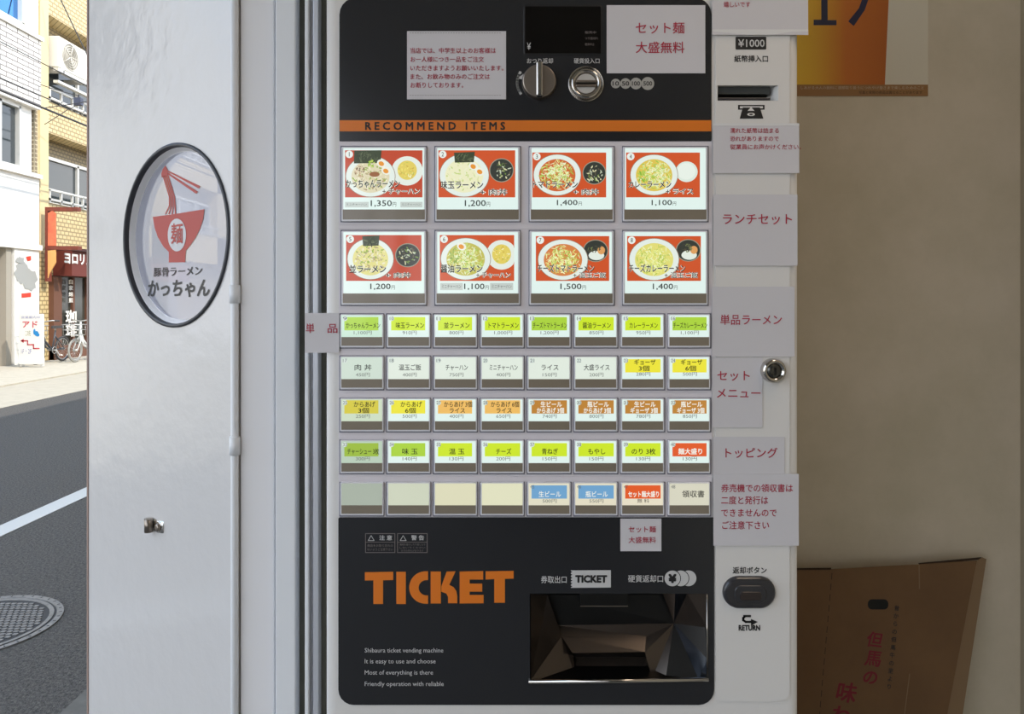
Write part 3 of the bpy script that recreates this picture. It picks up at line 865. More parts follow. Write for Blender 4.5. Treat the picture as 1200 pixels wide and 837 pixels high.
YG, GR, YE, OR, BR, BL, RD = (206, 232, 44), (172, 212, 62), (238, 230, 60), (240, 190, 100), (190, 132, 56), (112, 164, 206), (226, 92, 40)
SM = [  # first-column card colours darkened to stand in for glare
 [('かっちゃんラーメン', '1,100円', GR), ('味玉ラーメン', '910円', YG), ('並ラーメン', '800円', YG), ('トマトラーメン', '1,000円', YG), ('チーズトマトラーメン', '1,200円', GR), ('醤油ラーメン', '850円', YG), ('カレーラーメン', '950円', YG), ('チーズカレーラーメン', '1,100円', GR)],
 [('肉 丼', '450円', None), ('温玉ご飯', '400円', None), ('チャーハン', '750円', None), ('ミニチャーハン', '400円', None), ('ライス', '150円', None), ('大盛ライス', '200円', None), ('ギョーザ\n3個', '280円', YE), ('ギョーザ\n6個', '500円', YE)],
 [('からあげ\n3個', '250円', (214, 202, 66)), ('からあげ\n6個', '500円', YE), ('からあげ 3個\nライス', '400円', OR), ('からあげ 6個\nライス', '650円', OR), ('生ビール\nからあげ 3個', '740円', BR), ('瓶ビール\nからあげ 3個', '800円', BR), ('生ビール\nギョーザ 3個', '780円', BR), ('瓶ビール\nギョーザ 3個', '850円', BR)],
 [('チャーシュー 3枚', '300円', (156, 188, 62)), ('味 玉', '140円', GR), ('温 玉', '130円', YG), ('チーズ', '200円', YG), ('青ねぎ', '150円', YG), ('もやし', '150円', YG), ('のり 3枚', '130円', YG), ('麺大盛り', '130円', RD)],
 [None, None, None, None, ('生ビール', '500円', BL), ('瓶ビール', '550円', BL), ('セット麺大盛り', '無 料', RD), ('領収書', '', None)],
]
COLN = {GR: 'green', YG: 'lime', YE: 'yellow', OR: 'pale orange', BR: 'brown', BL: 'blue', RD: 'red', None: 'plain white'}
WID = {'かっちゃんラーメン': 40, '味玉ラーメン': 33, '並ラーメン': 30, 'トマトラーメン': 35, 'チーズトマトラーメン': 40, '醤油ラーメン': 33, 'カレーラーメン': 33, 'チーズカレーラーメン': 40, '肉 丼': 20, '温玉ご飯': 26, 'チャーハン': 26, 'ミニチャーハン': 33,
       'ライス': 20, '大盛ライス': 30, 'チャーシュー 3枚': 37, '味 玉': 18, '温 玉': 18, 'チーズ': 18, '青ねぎ': 19, 'もやし': 20, 'のり 3枚': 28, '麺大盛り': 28, '生ビール': 26, '瓶ビール': 26, 'セット麺大盛り': 36, '領収書': 26}
fade = mat('faded_ink', C(130, 136, 132), 0.5)
dnum = 8
for r in range(5):
    for c in range(8):
        dnum += 1
        (x0, x1), (y0, y1) = SMX[c], SMY[r]
        e = SM[r][c]; split = y0 + 26.8
        col = e[2] if e else None
        lab = 'small blank cream backlit button' if e is None else 'small backlit button with a %s card' % COLN.get(col, 'green')
        bt = button_body(x0, y0, x1, y1, split, lab)
        fr = bframe(DCARD); d = DCARD
        if r < 4: base = WHITE if r != 1 or c > 5 else ((226, 236, 224) if c else (206, 222, 208))
        else: base = ((168, 178, 164), (206, 212, 190), (222, 220, 188), (226, 226, 194), (226, 222, 198), (228, 222, 198), (232, 224, 200), (216, 214, 194))[c]
        if c == 0 and r in (0, 2, 3): base = ((204, 232, 214), 0, (206, 222, 196), (186, 206, 186))[r]  # glare on the left column put into the card colour
        b = MB()
        b.rprism(fr, x0 + 1.6, y0 + 1.2, x1 - 1.6, split, 0.6, DF, d, lit(*base))
        rx0, rx1 = x0 + 5, x1 - (4.5 if c > 2 else 6)
        top_ = y0 + (3.4 if r != 2 else 2.2)
        if col:
            b.rect(fr, rx0, top_, rx1, top_ + 15.6, d + 0.0001, lit(*col))
        if e and r != 4:
            b.disc(fr, x0 + 5.6, y0 + 5, 3, 3, d + 0.0002, lit(214, 226, 218))
        b.build('menu_card', bt)
        if not e: continue
        b = MB(); dl = d + 0.0004
        b.text(fr, str(dnum), mat('number_ink', C(120, 126, 128), 0.5), dl, box=(x0 + 3.4, y0 + 3, x0 + 8.2, y0 + 7))
        ink = lit(240, 240, 230) if col in (BR, BL, RD) else m_ink
        if r == 1 and c < 6: ink = mat('soft_ink', C(70, 74, 72), 0.5)
        mid = (x0 + x1) / 2 + (1.2 if c < 4 else 0.6)
        nm = e[0].split('\n')
        bo = 0.03 if col in (BR, RD) else 0.012
        if len(nm) == 2:
            long1 = len(nm[0]) > 5; long2 = len(nm[1]) > 5
            b.text(fr, nm[0], ink, dl, c=(mid + 2, y0 + 7.0), em=7.2, w=33 if long1 else 25, bold=bo)
            b.text(fr, nm[1], ink, dl, c=(mid + 1, y0 + 14.2), em=7.0, w=32 if long2 else (18 if len(nm[1]) > 2 else 12.5), bold=bo)
            py = y0 + 20.8
        else:
            big = 7.6 if r in (0, 1, 3, 4) else 7
            dy = 13.2 if r != 4 else 13.8
            if not e[1]: dy = 13.6
            b.text(fr, nm[0], ink, dl, c=(mid + (4 if not e[1] else 0.4), y0 + dy), em=8.6 if not e[1] else big, w=WID[nm[0]], bold=bo)
            py = y0 + 21.6
        if e[1]:
            b.text(fr, e[1], fade if e[1] != '無 料' else mat('brown_ink', C(70, 46, 36), 0.5), dl, c=(mid, py), em=5.4, w=21 if len(e[1]) > 5 else (14 if e[1] == '無 料' else 16.5))
        b.build('lettering', bt)

# ------------------------------------------------------------------ paper notices taped to the machine
def notice(x0, y0, x1, y1, dp, lines, label, tilt=0.0, edge=None, dots=None):
    """lines = [(text, left, centre y, width, em)]"""
    fr = mframe(dp)
    t = math.tan(math.radians(tilt))
    def fq(u, v, d=None): return fr(u + (v - y0) * 0, v + (u - x0) * t, d)
    b = MB()
    # a sheet with a slight curl at the lower edge
    rows = 7; pts = []
    for i in range(rows):
        s = i / (rows - 1); v = y0 + (y1 - y0) * s; lift = 0.0008 * max(0, s - .7) ** 2 * 6
        pts.append([fq(x0, v, dp + lift), fq((x0 + x1) / 2, v, dp + lift * .6), fq(x1, v, dp + lift)])
    bk = [[p + Vector((0, 0.0003, 0)) for p in row] for row in pts]
    b.strip(pts, m_paper, False, False); b.strip(bk, m_paper, False, False)
    ring_f = pts[0] + [r[2] for r in pts[1:]] + pts[-1][::-1][1:] + [r[0] for r in pts[1:-1]][::-1]
    ring_b = bk[0] + [r[2] for r in bk[1:]] + bk[-1][::-1][1:] + [r[0] for r in bk[1:-1]][::-1]
    b.strip([ring_f, ring_b], m_paper)
    bmesh.ops.remove_doubles(b.bm, verts=b.bm.verts, dist=1e-6)
    o = b.build('paper_notice', origin=fr((x0 + x1) / 2, y1))
    tag(o, label, 'notice', 'paper notices on the ticket machine')
    b = MB()
    for s, l, cy_, w, em in lines:
        b.text(fq, s, m_red, dp + 0.0004, left=(l, cy_), em=em, w=w, bold=0.008)
    if dots:
        for y in dots:
            for k in range(int((x1 - x0 - 6) / 3)):
                b.rect(fq, x0 + 3 + k * 3, y, x0 + 4.8 + k * 3, y + .5, dp + 0.0004, m_greyink)
    if edge: b.rect(fq, x0, edge[0], x1, edge[1], dp + 0.0003, m_paperedge)
    b.build('lettering', o)
    return o

notice(477, 36.5, 593, 116.5, 0.0022, [('当店では、中学生以上のお客様は', 481, 59.5, 100, 7), ('お一人様につき一品をご注文', 481, 69.8, 86, 7), ('いただきますようお願いいたします。', 481, 80, 109, 7), ('また、お飲み物のみのご注文は', 481, 90, 93, 7), ('お断りしております。', 481, 100, 62, 7)],
       'white paper notice with five lines of small red text on the upper black panel', dots=(38.5, 111.5))
notice(711, 6, 826.5, 86, 0.0022, [('セット麺', 745, 33, 57, 14.5), ('大盛無料', 745, 56, 57, 14.5)], 'large white paper reading セット麺 大盛無料 beside the black display', tilt=0)
notice(727, 608, 775, 646, 0.0022, [('セット麺', 736.5, 620.5, 32, 8), ('大盛無料', 736.5, 633, 32, 8)], 'small white paper reading セット麺 大盛無料 above the ticket tray')
notice(834.5, -24, 947, 41, 0.0035, [('嬉しいです', 848, 5.5, 31, 7)], 'white paper cut off by the top of the picture, above the ¥1000 mark', edge=(34.5, 41))
notice(835.5, 144.5, 936.5, 203, 0.0030, [('濡れた紙幣は詰まる', 855.5, 153.3, 57, 6.6), ('恐れがありますので', 855.5, 162.8, 57, 6.6), ('従業員にお声かけください。', 855.5, 172.4, 83, 6.6)], 'white paper with three lines of tiny red text below the banknote slot', edge=(144.7, 147.5))
notice(836, 228, 934.5, 311.5, 0.0026, [('ランチセット', 847, 257, 81, 14)], 'white paper reading ランチセット beside the large picture buttons')
notice(834.5, 336, 931, 418, 0.0026, [('単品ラーメン', 844, 375, 72, 13)], 'white paper reading 単品ラーメン just above the round lock')
notice(834.5, 419.5, 893.5, 501, 0.0024, [('セット', 840.5, 440.5, 38, 13), ('メニュー', 840, 461, 51, 13)], 'white paper reading セット メニュー to one side of the round lock')
notice(835.5, 512, 919.5, 558, 0.0022, [('トッピング', 850, 531, 61, 13)], 'short white paper reading トッピング above the four-line receipt notice')
notice(836, 555.5, 936, 639.5, 0.0032, [('券売機での領収書は', 845, 572.3, 84, 10.2), ('二度と発行は', 845, 586.5, 55, 10.2), ('できませんので', 845, 601.2, 65, 10.2), ('ご注意下さい', 846, 615.8, 55, 10.2)], 'white paper with four lines of red text above the oval return button')
notice(357.5, 367, 397.5, 413.5, 0.0030, [('単', 358.5, 385, 10, 12), ('品', 384, 385, 11.5, 12)], 'narrow paper reading 単 品 bridging the door frame and the machine')

# ------------------------------------------------------------------ poster on the back wall
def gradient_mat(name, stops):
    m = bpy.data.materials.new(name); m.use_nodes = True
    n = m.node_tree.nodes; L = m.node_tree.links; bs = n['Principled BSDF']; bs.inputs['Roughness'].default_value = 0.45
    t = n.new('ShaderNodeTexCoord'); s = n.new('ShaderNodeSeparateXYZ'); r = n.new('ShaderNodeValToRGB')
    L.new(t.outputs['Generated'], s.inputs[0]); L.new(s.outputs['X'], r.inputs[0])
    for k, (p, c) in enumerate(stops):
        e = r.color_ramp.elements[k] if k < 2 else r.color_ramp.elements.new(p)
        e.position = p; e.color = c
    L.new(r.outputs[0], bs.inputs['Base Color'])
    return m
fw = xzframe(WY)
b = MB(); b.prism(fw, [(905, -190), (1087.5, -190), (1087, 113), (905, 113)], 0.0005, 0.0012, mat('poster_paper', C(214, 208, 190), 0.6))
po = b.build('poster', origin=fw(996, 113)); tag(po, 'yellow and orange poster with big dark blue lettering on the beige wall', 'poster')
b = MB(); b.face([fw(u, v, .0014) for u, v in ((906, -189), (1043, -189), (1041, 0), (1036.5, 100), (906, 100))],
                 gradient_mat('amber_print', [(0.0, C(236, 200, 50)), (0.30, C(226, 178, 40)), (0.62, C(196, 110, 30)), (1.0, C(172, 92, 26))]))
b.build('poster_picture', po, label='amber poster print')
b = MB()
navy = mat('navy_print', C(24, 30, 66), 0.5)
def st(pts): b.face([fw(u, v, .0017) for u, v in pts], navy)
st([(961.5, -60), (969, -60), (969.5, 24), (979.8, 24), (979.8, 30), (953, 30), (953, 23.5), (962, 23.5)])
st([(1011, -60), (1018.5, -60), (1017, 0), (1013, 12), (1000, 31), (993.5, 25.5), (1006, 10), (1009.5, 0)])
st([(994, -60), (1000, -60), (1000, -20), (994, -20)])
b.build('poster_lettering', po)
b = MB()
b.rect(fw, 906, 99.5, 1087, 113, .0015, mat('brown_strip', C(150, 110, 66), 0.6))
b.text(fw, 'しあがる大人の飲料に酒類取り扱うにつれやけ皆さまで楽しむためのこと', mat('strip_text', C(196, 176, 150), 0.6), .0018, box=(938, 101.3, 1082, 105))
b.text(fw, '写真と実際の商品は異なることがあります', mat('strip_text_dark', C(70, 48, 30), 0.6), .0018, box=(1006, 106.8, 1080, 110.6))
b.build('poster_footer', po, label='brown footer strip with tiny text')

# ------------------------------------------------------------------ flattened cardboard box leaning on the wall
def cbp(px, py, off=0.0):          # plane that leans back against the wall
    # plane through floor line Y=1.06 and top Y=1.27 at height 1.06: Y = 1.06 + 0.19*z
    k = (py - CY) / F; a = 0.19
    Y = (1.06 + a * EYE) / (1 + a * k) - off
    return P(px, py, Y)
def cfr(u, v, d=0.0): return cbp(u, v, d)
cb = thing('cardboard_box', (cbp(985, 1440).x, 1.09, 0.03), 'flattened brown cardboard box with red brush lettering leaning on the wall', 'box')
b = MB()
YB = 1325.0
front = [(915, 668.5), (973, 668), (974, 667), (1077, 661.5), (1145, 657), (1110, 838), (1030, YB), (890, YB)]
b.prism(cfr, front, -0.004, 0.002, m_card, m_cardedge)
b.build('front_panel', cb)
b = MB()
b.prism(cfr, [(1145, 657.2), (1151, 653.2), (1156, 655.5), (1128, 838), (1050, YB), (1030, YB), (1110, 838)], -0.006, 0.0, m_cardedge)
b.build('side_flap', cb, label='pale folded side flap')
b = MB()
b.prism(cfr, [(915, 666), (974, 665.5), (974, 668), (915, 668.8)], -0.012, -0.003, mat('card_gap', C(56, 42, 30), .9))  # dark strips coloured as the shade between the cardboard layers
b.prism(cfr, [(1076, 660), (1150, 653), (1152, 656), (1077, 662.5)], -0.012, -0.003, MATS['card_gap'])
b.prism(cfr, [(914, 672), (1074, 665), (1140, 660), (1026, YB), (886, YB)], -0.014, -0.006, m_card, m_cardedge)
b.build('back_panel', cb)
b = MB()
b.rprism(cfr, 1017, 702.5, 1041, 714.5, 5, 0.0018, 0.0024, mat('hand_hole', C(22, 24, 22), 0.9), n=5)
b.build('hand_hole', cb, label='dark oval hand hole')
b = MB()
b.line(cfr, [(1077, 662), (1077.5, 690)], 1.2, 0.0026, m_cardedge)
for k in range(14): b.line(cfr, [(975 - k * 1.1, 672 + k * 12.5), (974.4 - k * 1.1, 679 + k * 12.5)], .7, 0.0026, MATS['card_gap'])
b.line(cfr, [(1066, 790), (1060, 837)], 1.0, 0.0026, m_cardedge)
ang = math.radians(7)
for ch, (u, v), e in (('但', (1025, 750), 19), ('馬', (1023, 772), 20), ('の', (1020, 794), 19), ('味', (992, 812), 25), ('わ', (985, 838), 23)):
    b.text(cfr, ch, m_cardred, 0.0026, c=(u, v), em=e, bold=0.03, rot=ang, shear=0.1)
for k, ch in enumerate('昔からの但馬牛の里より'):
    b.text(cfr, ch, m_ink, 0.0026, c=(1051 - k * 0.9, 713 + k * 9.2), em=6.5, bold=0.015, rot=ang)
b.build('box_print', cb)

# ------------------------------------------------------------------ street: manhole cover
mc = Vector((-2.42, 3.33, 0.0))
iron = mat('worn_iron', C(132, 130, 128), 0.5, metal=0.3, vary=(30, C(96, 95, 95), 0.7))
irond = mat('iron_groove', C(48, 48, 50), 0.7)
def mfr(u, v, d=0.0): return mc + Vector((u, -v, d))
b = MB()
b.lathe(mfr, 0, 0, [(0.345, 0.0), (0.345, 0.007), (0.318, 0.007), (0.316, 0.003)], iron, n=64, cap=False, smooth=False)
b.lathe(mfr, 0, 0, [(0.318, 0.003), (0.30, 0.003)], irond, n=64, smooth=False)
b.lathe(mfr, 0, 0, [(0.306, 0.0032), (0.306, 0.007), (0.288, 0.007), (0.287, 0.0034)], iron, n=64, cap=False, smooth=False)
random.seed(3)
for i in range(-10, 11):
    for j in range(-10, 11):
        u, v = i * 0.028 + (0.014 if j % 2 else 0), j * 0.027
        if u * u + v * v < 0.268 ** 2:
            w = 0.011; b.rprism(mfr, u - w, v - 0.009, u + w, v + 0.009, 0.003, 0.003, 0.0068, iron, n=1, px=1)
for k in range(40):
    a = k / 40 * 6.283; b.tube([mfr(0.326 * math.cos(a), 0.326 * math.sin(a), .007), mfr(0.338 * math.cos(a), 0.338 * math.sin(a), .007)], 0.002, irond, 5)
b.disc(mfr, 0.05, -0.02, 0.016, 0.009, 0.0075, irond)
tag(b.build('manhole_cover', origin=mc), 'round iron manhole cover set in the dark asphalt', 'manhole cover')

# ------------------------------------------------------------------ street: white building
def yf(px, X=FX): return -X * F / (CX - px)
def zf(px, py, X=FX): return EYE - (py - CY) / F * yf(px, X)
w_wht = mat('white_render', C(238, 234, 226), 0.7, vary=(2, C(226, 222, 212), 0.5))
w_brk = brick('white_brick', C(238, 234, 226), C(232, 227, 218), C(120, 112, 106), 0.36, 0.105, 0.014)
w_glass = mat('window_glass', C(52, 60, 64), 0.06, spec=0.9)
w_sky = mat('sky_tint_mirror', C(84, 138, 196), 0.03, metal=0.9)  # blue of the reflected sky put into the pane's own colour
w_frame = mat('window_alu', C(214, 212, 206), 0.4, metal=0.2)
w_blind = mat('pale_blind', C(220, 218, 208), 0.8)
w_dark = mat('dark_shutter', C(120, 110, 102), 0.6)
YC = yf(48)
wb = thing('white_building', (-15, 11, 0.03), 'white rendered building with a white brick band and blue reflecting windows', 'building')
def xb(b, y0, y1, z0, z1, x1, x0=-20, m=w_wht): b.box(x0, x1, y0, y1, z0, z1, m)
b = MB(); xb(b, 2, YC - 0.12, 0.03, 13, FX - 0.25); b.build('wall', wb)
b = MB(); xb(b, 2, YC, 5.86, 7.38, FX, FX - 0.6, w_brk); xb(b, 2, YC + .04, 7.38, 7.47, FX + .05, FX - .6); xb(b, 2, YC, 5.80, 5.86, FX + .01, FX - .6)
b.build('brick_band', wb, label='white brick band')
b = MB(); xb(b, 2, YC, 2.70, 4.22, FX - 0.04, FX - 0.5); xb(b, 2, YC + .03, 4.22, 4.32, FX + .03, FX - .5); xb(b, 2, YC + .03, 2.58, 2.70, FX + .02, FX - .5)
b.build('fascia', wb)
y_ = yf(33)
b = MB(); xb(b, y_, YC - .02, 7.47, 13, FX - 0.05, FX - .5); xb(b, 2, y_, 7.47, 7.62, FX - .08, FX - .3, w_frame); xb(b, y_ - .08, y_, 7.6, 11, FX - .08, FX - .3, w_frame); xb(b, 15.25, 15.31, 7.6, 11, FX - .12, FX - .3, w_frame)
wf = b.build('window', wb)
b = MB(); xb(b, 2, y_, 7.6, 11, FX - .18, FX - .25, w_sky); b.build('pane', wf, label='pane reflecting blue sky')
y2 = yf(30)
b = MB(); xb(b, y2, YC - .15, 4.32, 5.8, FX - .12, FX - .4); xb(b, 2, y2, 5.70, 5.82, FX - .1, FX - .3, w_frame); xb(b, 2, y2, 4.32, 4.42, FX - .08, FX - .3, w_frame)
for q in (15.0, 15.75, y2 - .05): xb(b, q, q + .06, 4.4, 5.75, FX - .1, FX - .3, w_frame)
wf = b.build('window', wb)
b = MB(); xb(b, 2, y2, 4.4, 5.75, FX - .2, FX - .25, w_glass); xb(b, 14, 15.7, 5.0, 5.45, FX - .18, FX - .2, w_blind); b.build('pane', wf, label='dark pane with a pale blind')
b = MB(); xb(b, 8, yf(10), 0.03, 2.58, FX - .2, FX - .3, w_dark); xb(b, yf(10), yf(16), 0.03, 2.58, FX - .05, FX - .3, mat('pier_grey', C(168, 160, 146), .7)); b.build('shop_shutter', wb)
b = MB(); xb(b, yf(18), YC - .03, 0.03, 2.58, FX - 0.02, FX - .4)
b.build('pier', wb)
b = MB()
def ffr(u, v, d=0.0): return Vector((FX - 0.015 + d, yf(u), zf(u, v)))
def blob(cu, cv, ru, rv, m, n=18, s=0):
    rnd = random.Random(s); dz = s * 0.002; fz = lambda u, v: ffr(u, v, dz); b.face([fz(cu + ru * (0.75 + .4 * rnd.random()) * math.cos(i / n * 6.283), cv + rv * (0.75 + .4 * rnd.random()) * math.sin(i / n * 6.283)) for i in range(n)], m)
gs = mat('grey_stain', C(164, 164, 160), 0.8)
blob(27, 320, 9, 15, gs, s=1); blob(36, 328, 8, 14, gs, s=2); blob(24, 305, 5, 4, gs, s=4)
rp = mat('red_sticker', C(214, 64, 44), 0.7)
b.face([ffr(u, v, .004) for u, v in ((31, 301), (37, 300), (37, 305), (33, 306))], rp)
b.face([ffr(u, v, .004) for u, v in ((26, 344), (37, 343), (37, 348), (26, 349))], rp)
b.build('wall_stains', wb, label='grey stains and red stickers')

# ------------------------------------------------------------------ street: tan tiled building with cafe
t_tile = brick('tan_tile', C(222, 200, 150), C(214, 190, 140), C(160, 138, 96), 0.16, 0.10, 0.016)
t_brn = brick('brown_tile', C(150, 136, 112), C(140, 126, 104), C(206, 194, 168), 0.11, 0.10, 0.014)
t_pil = mat('tan_render', C(226, 204, 156), 0.8)
t_dk = brick('shade_tile', C(164, 146, 108), C(156, 138, 100), C(110, 98, 76), 0.14, 0.09, 0.014)  # darker tan tile, shade of the window recess put into its colour
tb = thing('tan_building', (-15, 24, 0.03), 'tan tiled apartment building with a dark red cafe front', 'building')
TXW = FX - 0.15
b = MB()
def tw(y0, y1, z0, z1, x1=TXW, m=t_tile, x0=-20): b.box(x0, x1, y0, y1, z0, z1, m)
Y62, Y104 = yf(63), 60
tw(17.02, Y104, 8.2, 14); tw(Y62, Y104, 5.40, 6.15); tw(Y62, Y104, 2.75, 3.75)
tw(yf(53), Y62, 2.7, 14, TXW + .03, t_pil); tw(17.02, yf(53), 0.03, 14, TXW - .02, t_brn)
tw(yf(53), Y62, 0.03, 2.7, TXW + .03, t_tile)
b.box(-20, FX - .6, Y62, Y104, 0.03, 14, t_dk)
for yy in (22.5, 27.5, 33, 39, 46): tw(yy, yy + 1.2, 2.75, 14)
b.build('wall', tb)
for z0, z1, yy0, yy1 in ((6.15, 8.2, Y62, 22.5), (3.75, 5.4, Y62, 22.5), (6.15, 8.2, 23.7, 27.5), (3.75, 5.4, 23.7, 27.5), (6.15, 8.2, 28.7, 33), (3.75, 5.4, 28.7, 33)):
    b = MB()
    b.box(FX - .55, FX - .42, yy0, yy1, z0, z0 + .08, w_frame); b.box(FX - .55, FX - .42, yy0, yy1, z1 - .55, z1 - .47, w_frame)
    n = 3
    for k in range(n + 1):
        q = yy0 + (yy1 - yy0 - .06) * k / n; b.box(FX - .55, FX - .42, q, q + .07, z0, z1 - .5, w_frame)
    wf = b.build('window', tb)
    b = MB(); b.box(FX - .53, FX - .48, yy0, yy1, z0 + .05, z1 - .5, w_glass); b.build('pane', wf)
    b = MB()
    for zz in (z0 + .05, z0 + .28): b.box(FX - .14, FX - .09, yy0, yy1, zz, zz + .05, w_frame)
    for k in range(int((yy1 - yy0) / .45)):
        b.box(FX - .14, FX - .09, yy0 + k * .45, yy0 + k * .45 + .04, z0, z0 + .3, w_frame)
    b.build('balcony_rail', tb)
# cafe front
c_red = mat('cafe_maroon', C(112, 50, 40), 0.6)
b = MB(); b.box(FX - .3, FX - .06, Y62 + .3, 24, 0.03, 2.0, mat('cafe_glass', C(66, 66, 60), 0.15)); b.box(FX - .3, FX, Y62, Y62 + .32, 0.03, 2.0, mat('cafe_wood', C(110, 72, 54), 0.6))
for q in (18.2, 18.8, 19.6, 20.6, 22): b.box(FX - .1, FX, q, q + .08, 0.03, 2.0, MATS['cafe_wood'])
b.box(FX - .1, FX + .02, Y62, 24, 0.03, 0.35, MATS['cafe_wood'])
b.build('cafe_front', tb, label='dark glazed cafe front')
b = MB()
b.box(FX - .1, FX + .35, yf(67), 24, 2.02, 2.62, c_red); b.box(FX - .1, FX + .42, yf(67), 24, 2.62, 2.68, mat('awning_top', C(72, 40, 36), .6))
aw = b.build('awning', tb, label='maroon cafe awning')
b = MB()
def afr(u, v, d=0.0): return Vector((FX + .36 + d, u, v * -1))
b.text(afr, 'ヨロリメい', mat('awning_white', C(236, 230, 220), .7), 0.004, box=(17.25, -2.56, 18.7, -2.30), bold=0.05)
b.build('awning_lettering', aw)
b = MB()
def clf(u, v, d=0.0): return Vector((FX + .03 + d * 10, u, -v))
b.text(clf, '珈', MATS['awning_white'], 0, box=(17.85, -1.2, 18.3, -0.88), bold=0.04)
b.text(clf, '琲', MATS['awning_white'], 0, box=(17.85, -0.85, 18.3, -0.55), bold=0.04)
for k, ch in enumerate('自家焙煎'):
    b.text(clf, ch, MATS['awning_white'], 0, box=(17.98, -1.95 + k * .15, 18.15, -1.83 + k * .15), bold=0.03)
b.build('cafe_lettering', tb)

# projecting red sign frame
Ys = 17.15
sg_r = mat('rust_steel', C(128, 58, 40), 0.6, vary=(8, C(96, 46, 36), 0.7)); sg_o = mat('orange_panel', C(226, 130, 84), 0.6, vary=(3, C(206, 84, 66), 0.9))
xs_ = lambda px: (px - CX) / F * Ys
zs_ = lambda py: EYE - (py - CY) / F * Ys
sf = thing('projecting_sign_frame', (xs_(60), Ys, zs_(330)), 'rusty red steel sign frame projecting from the tan building above the bicycles', 'sign')
b = MB(); b.box(xs_(55), xs_(92), Ys - .05, Ys + .1, zs_(247.5), zs_(243), sg_r); b.box(xs_(55), xs_(93), Ys - .05, Ys + .1, zs_(293), zs_(288.5), sg_r)
b.box(xs_(54.5), xs_(57.5), Ys - .06, Ys + .1, zs_(330), zs_(243), sg_r); b.build('steel_frame', sf)
fsn = xzframe(Ys - .02)
b = MB(); b.prism(fsn, [(57, 250), (62, 247), (66, 250), (66, 289), (57, 289)], 0, .03, sg_o); b.prism(fsn, [(56, 294), (66, 293), (66, 308), (58, 322), (56, 329)], 0, .03, mat('amber_panel', C(230, 170, 100), .6))
b.build('sign_panel', sf, label='orange red sign panel')

# air conditioner on the balcony
ay0, ay1 = 17.55, 18.75
az0, az1 = 6.98, 7.72
ac = thing('air_conditioner', (FX - .05, (ay0 + ay1) / 2, az0 - .1), 'white outdoor air conditioner unit on the tan building balcony', 'air conditioner')
b = MB(); b.box(FX - .28, FX + .05, ay0, ay1, az0, az1, mat('ac_white', C(232, 228, 216), .5)); b.build('casing', ac, bevel=0.02)
b = MB()
acx = FX + .052
cy_, cz_ = 18.0, (az0 + az1) / 2
gr = mat('ac_grille', C(168, 162, 150), .6)
b.strip([[Vector((acx, cy_ + r * math.cos(i / 32 * 6.283), cz_ + r * math.sin(i / 32 * 6.283))) for i in range(32)] for r in (0.31, 0.08)], gr)
for r in (0.31, 0.25, 0.19, 0.13, 0.07): b.ring((acx + .012, cy_, cz_), (1, 0, 0), r, 0.009, mat('ac_ring', C(206, 200, 188), .5), n=28, k=4)
for k in range(5):
    a = k * 1.257; b.tube([(acx + .01, cy_, cz_), (acx + .01, cy_ + .29 * math.cos(a), cz_ + .29 * math.sin(a))], 0.014, MATS['ac_ring'], 5)
b.build('fan_grille', ac, label='round grey fan grille')
b = MB()
for q in (ay0 + .1, ay1 - .14): b.box(FX - .5, FX + .1, q, q + .04, az0 - .12, az0, w_frame)
b.box(FX - .02, FX + .1, ay0 - .1, ay1 + .6, az0 - .12, az0 - .05, w_frame); b.box(FX - .02, FX + .1, ay0 - .1, ay1 + .6, az0 - .4, az0 - .34, w_frame)
b.build('bracket', ac)

# overhead cables
cabm = mat('cable_black', C(60, 58, 60), 0.6)
def cable(pts, r, label):
    out = []
    for a, c in zip(pts[:-1], pts[1:]):
        a, c = Vector(a), Vector(c)
        for k in range(8):
            t = k / 8; p = a.lerp(c, t); p.z -= 0.25 * 4 * t * (1 - t) * (c - a).length / 30; out.append(p)
    out.append(Vector(pts[-1]))
    b = MB(); b.tube(out, r, cabm, 6)
    tag(b.build('overhead_cable', origin=out[0]), label, 'cable', 'overhead cables along the street')
cable([(-9.6, -5, 5.75), (-9.6, 40, 5.75)], 0.022, 'thick black cable crossing the white brick band, lowest of the pair')
cable([(-9.6, -5, 5.98), (-9.6, 40, 5.98)], 0.012, 'thin black cable just above the thick cable across the brick band')
cable([(-9.3, -5, 6.55), (-9.3, 40, 6.45)], 0.010, 'thin cable crossing the middle of the white brick band')
cable([tuple(P(62, -20, 17.0)), tuple(P(112, 84, 17.4))], 0.014, 'steep pale cable in front of the air conditioner')
cable([tuple(P(47, 99, 16.86)), tuple(P(91, 112, 16.4))], 0.010, 'cable running from the brick band to the small junction box')
cable([tuple(P(48, 127, 16.0)), tuple(P(108, 118, 16.4))], 0.010, 'cable sloping up from the corner of the brick band')
cable([tuple(P(52, 146, 17.0)), tuple(P(80, 128, 17.2))], 0.009, 'short cable on the tan wall above the lower window')
b = MB()
jp = P(92, 119, 16.4); b.box(jp.x - .08, jp.x + .08, jp.y - .06, jp.y + .06, jp.z - .09, jp.z + .08, mat('junction_grey', C(70, 74, 92), .5)); b.tube([(jp.x, jp.y, jp.z + .08), (jp.x, jp.y, jp.z + .16)], .02, cabm, 6)
tag(b.build('cable_junction_box', origin=jp, bevel=0.01), 'small dark junction box hanging on the overhead cables', 'junction box')

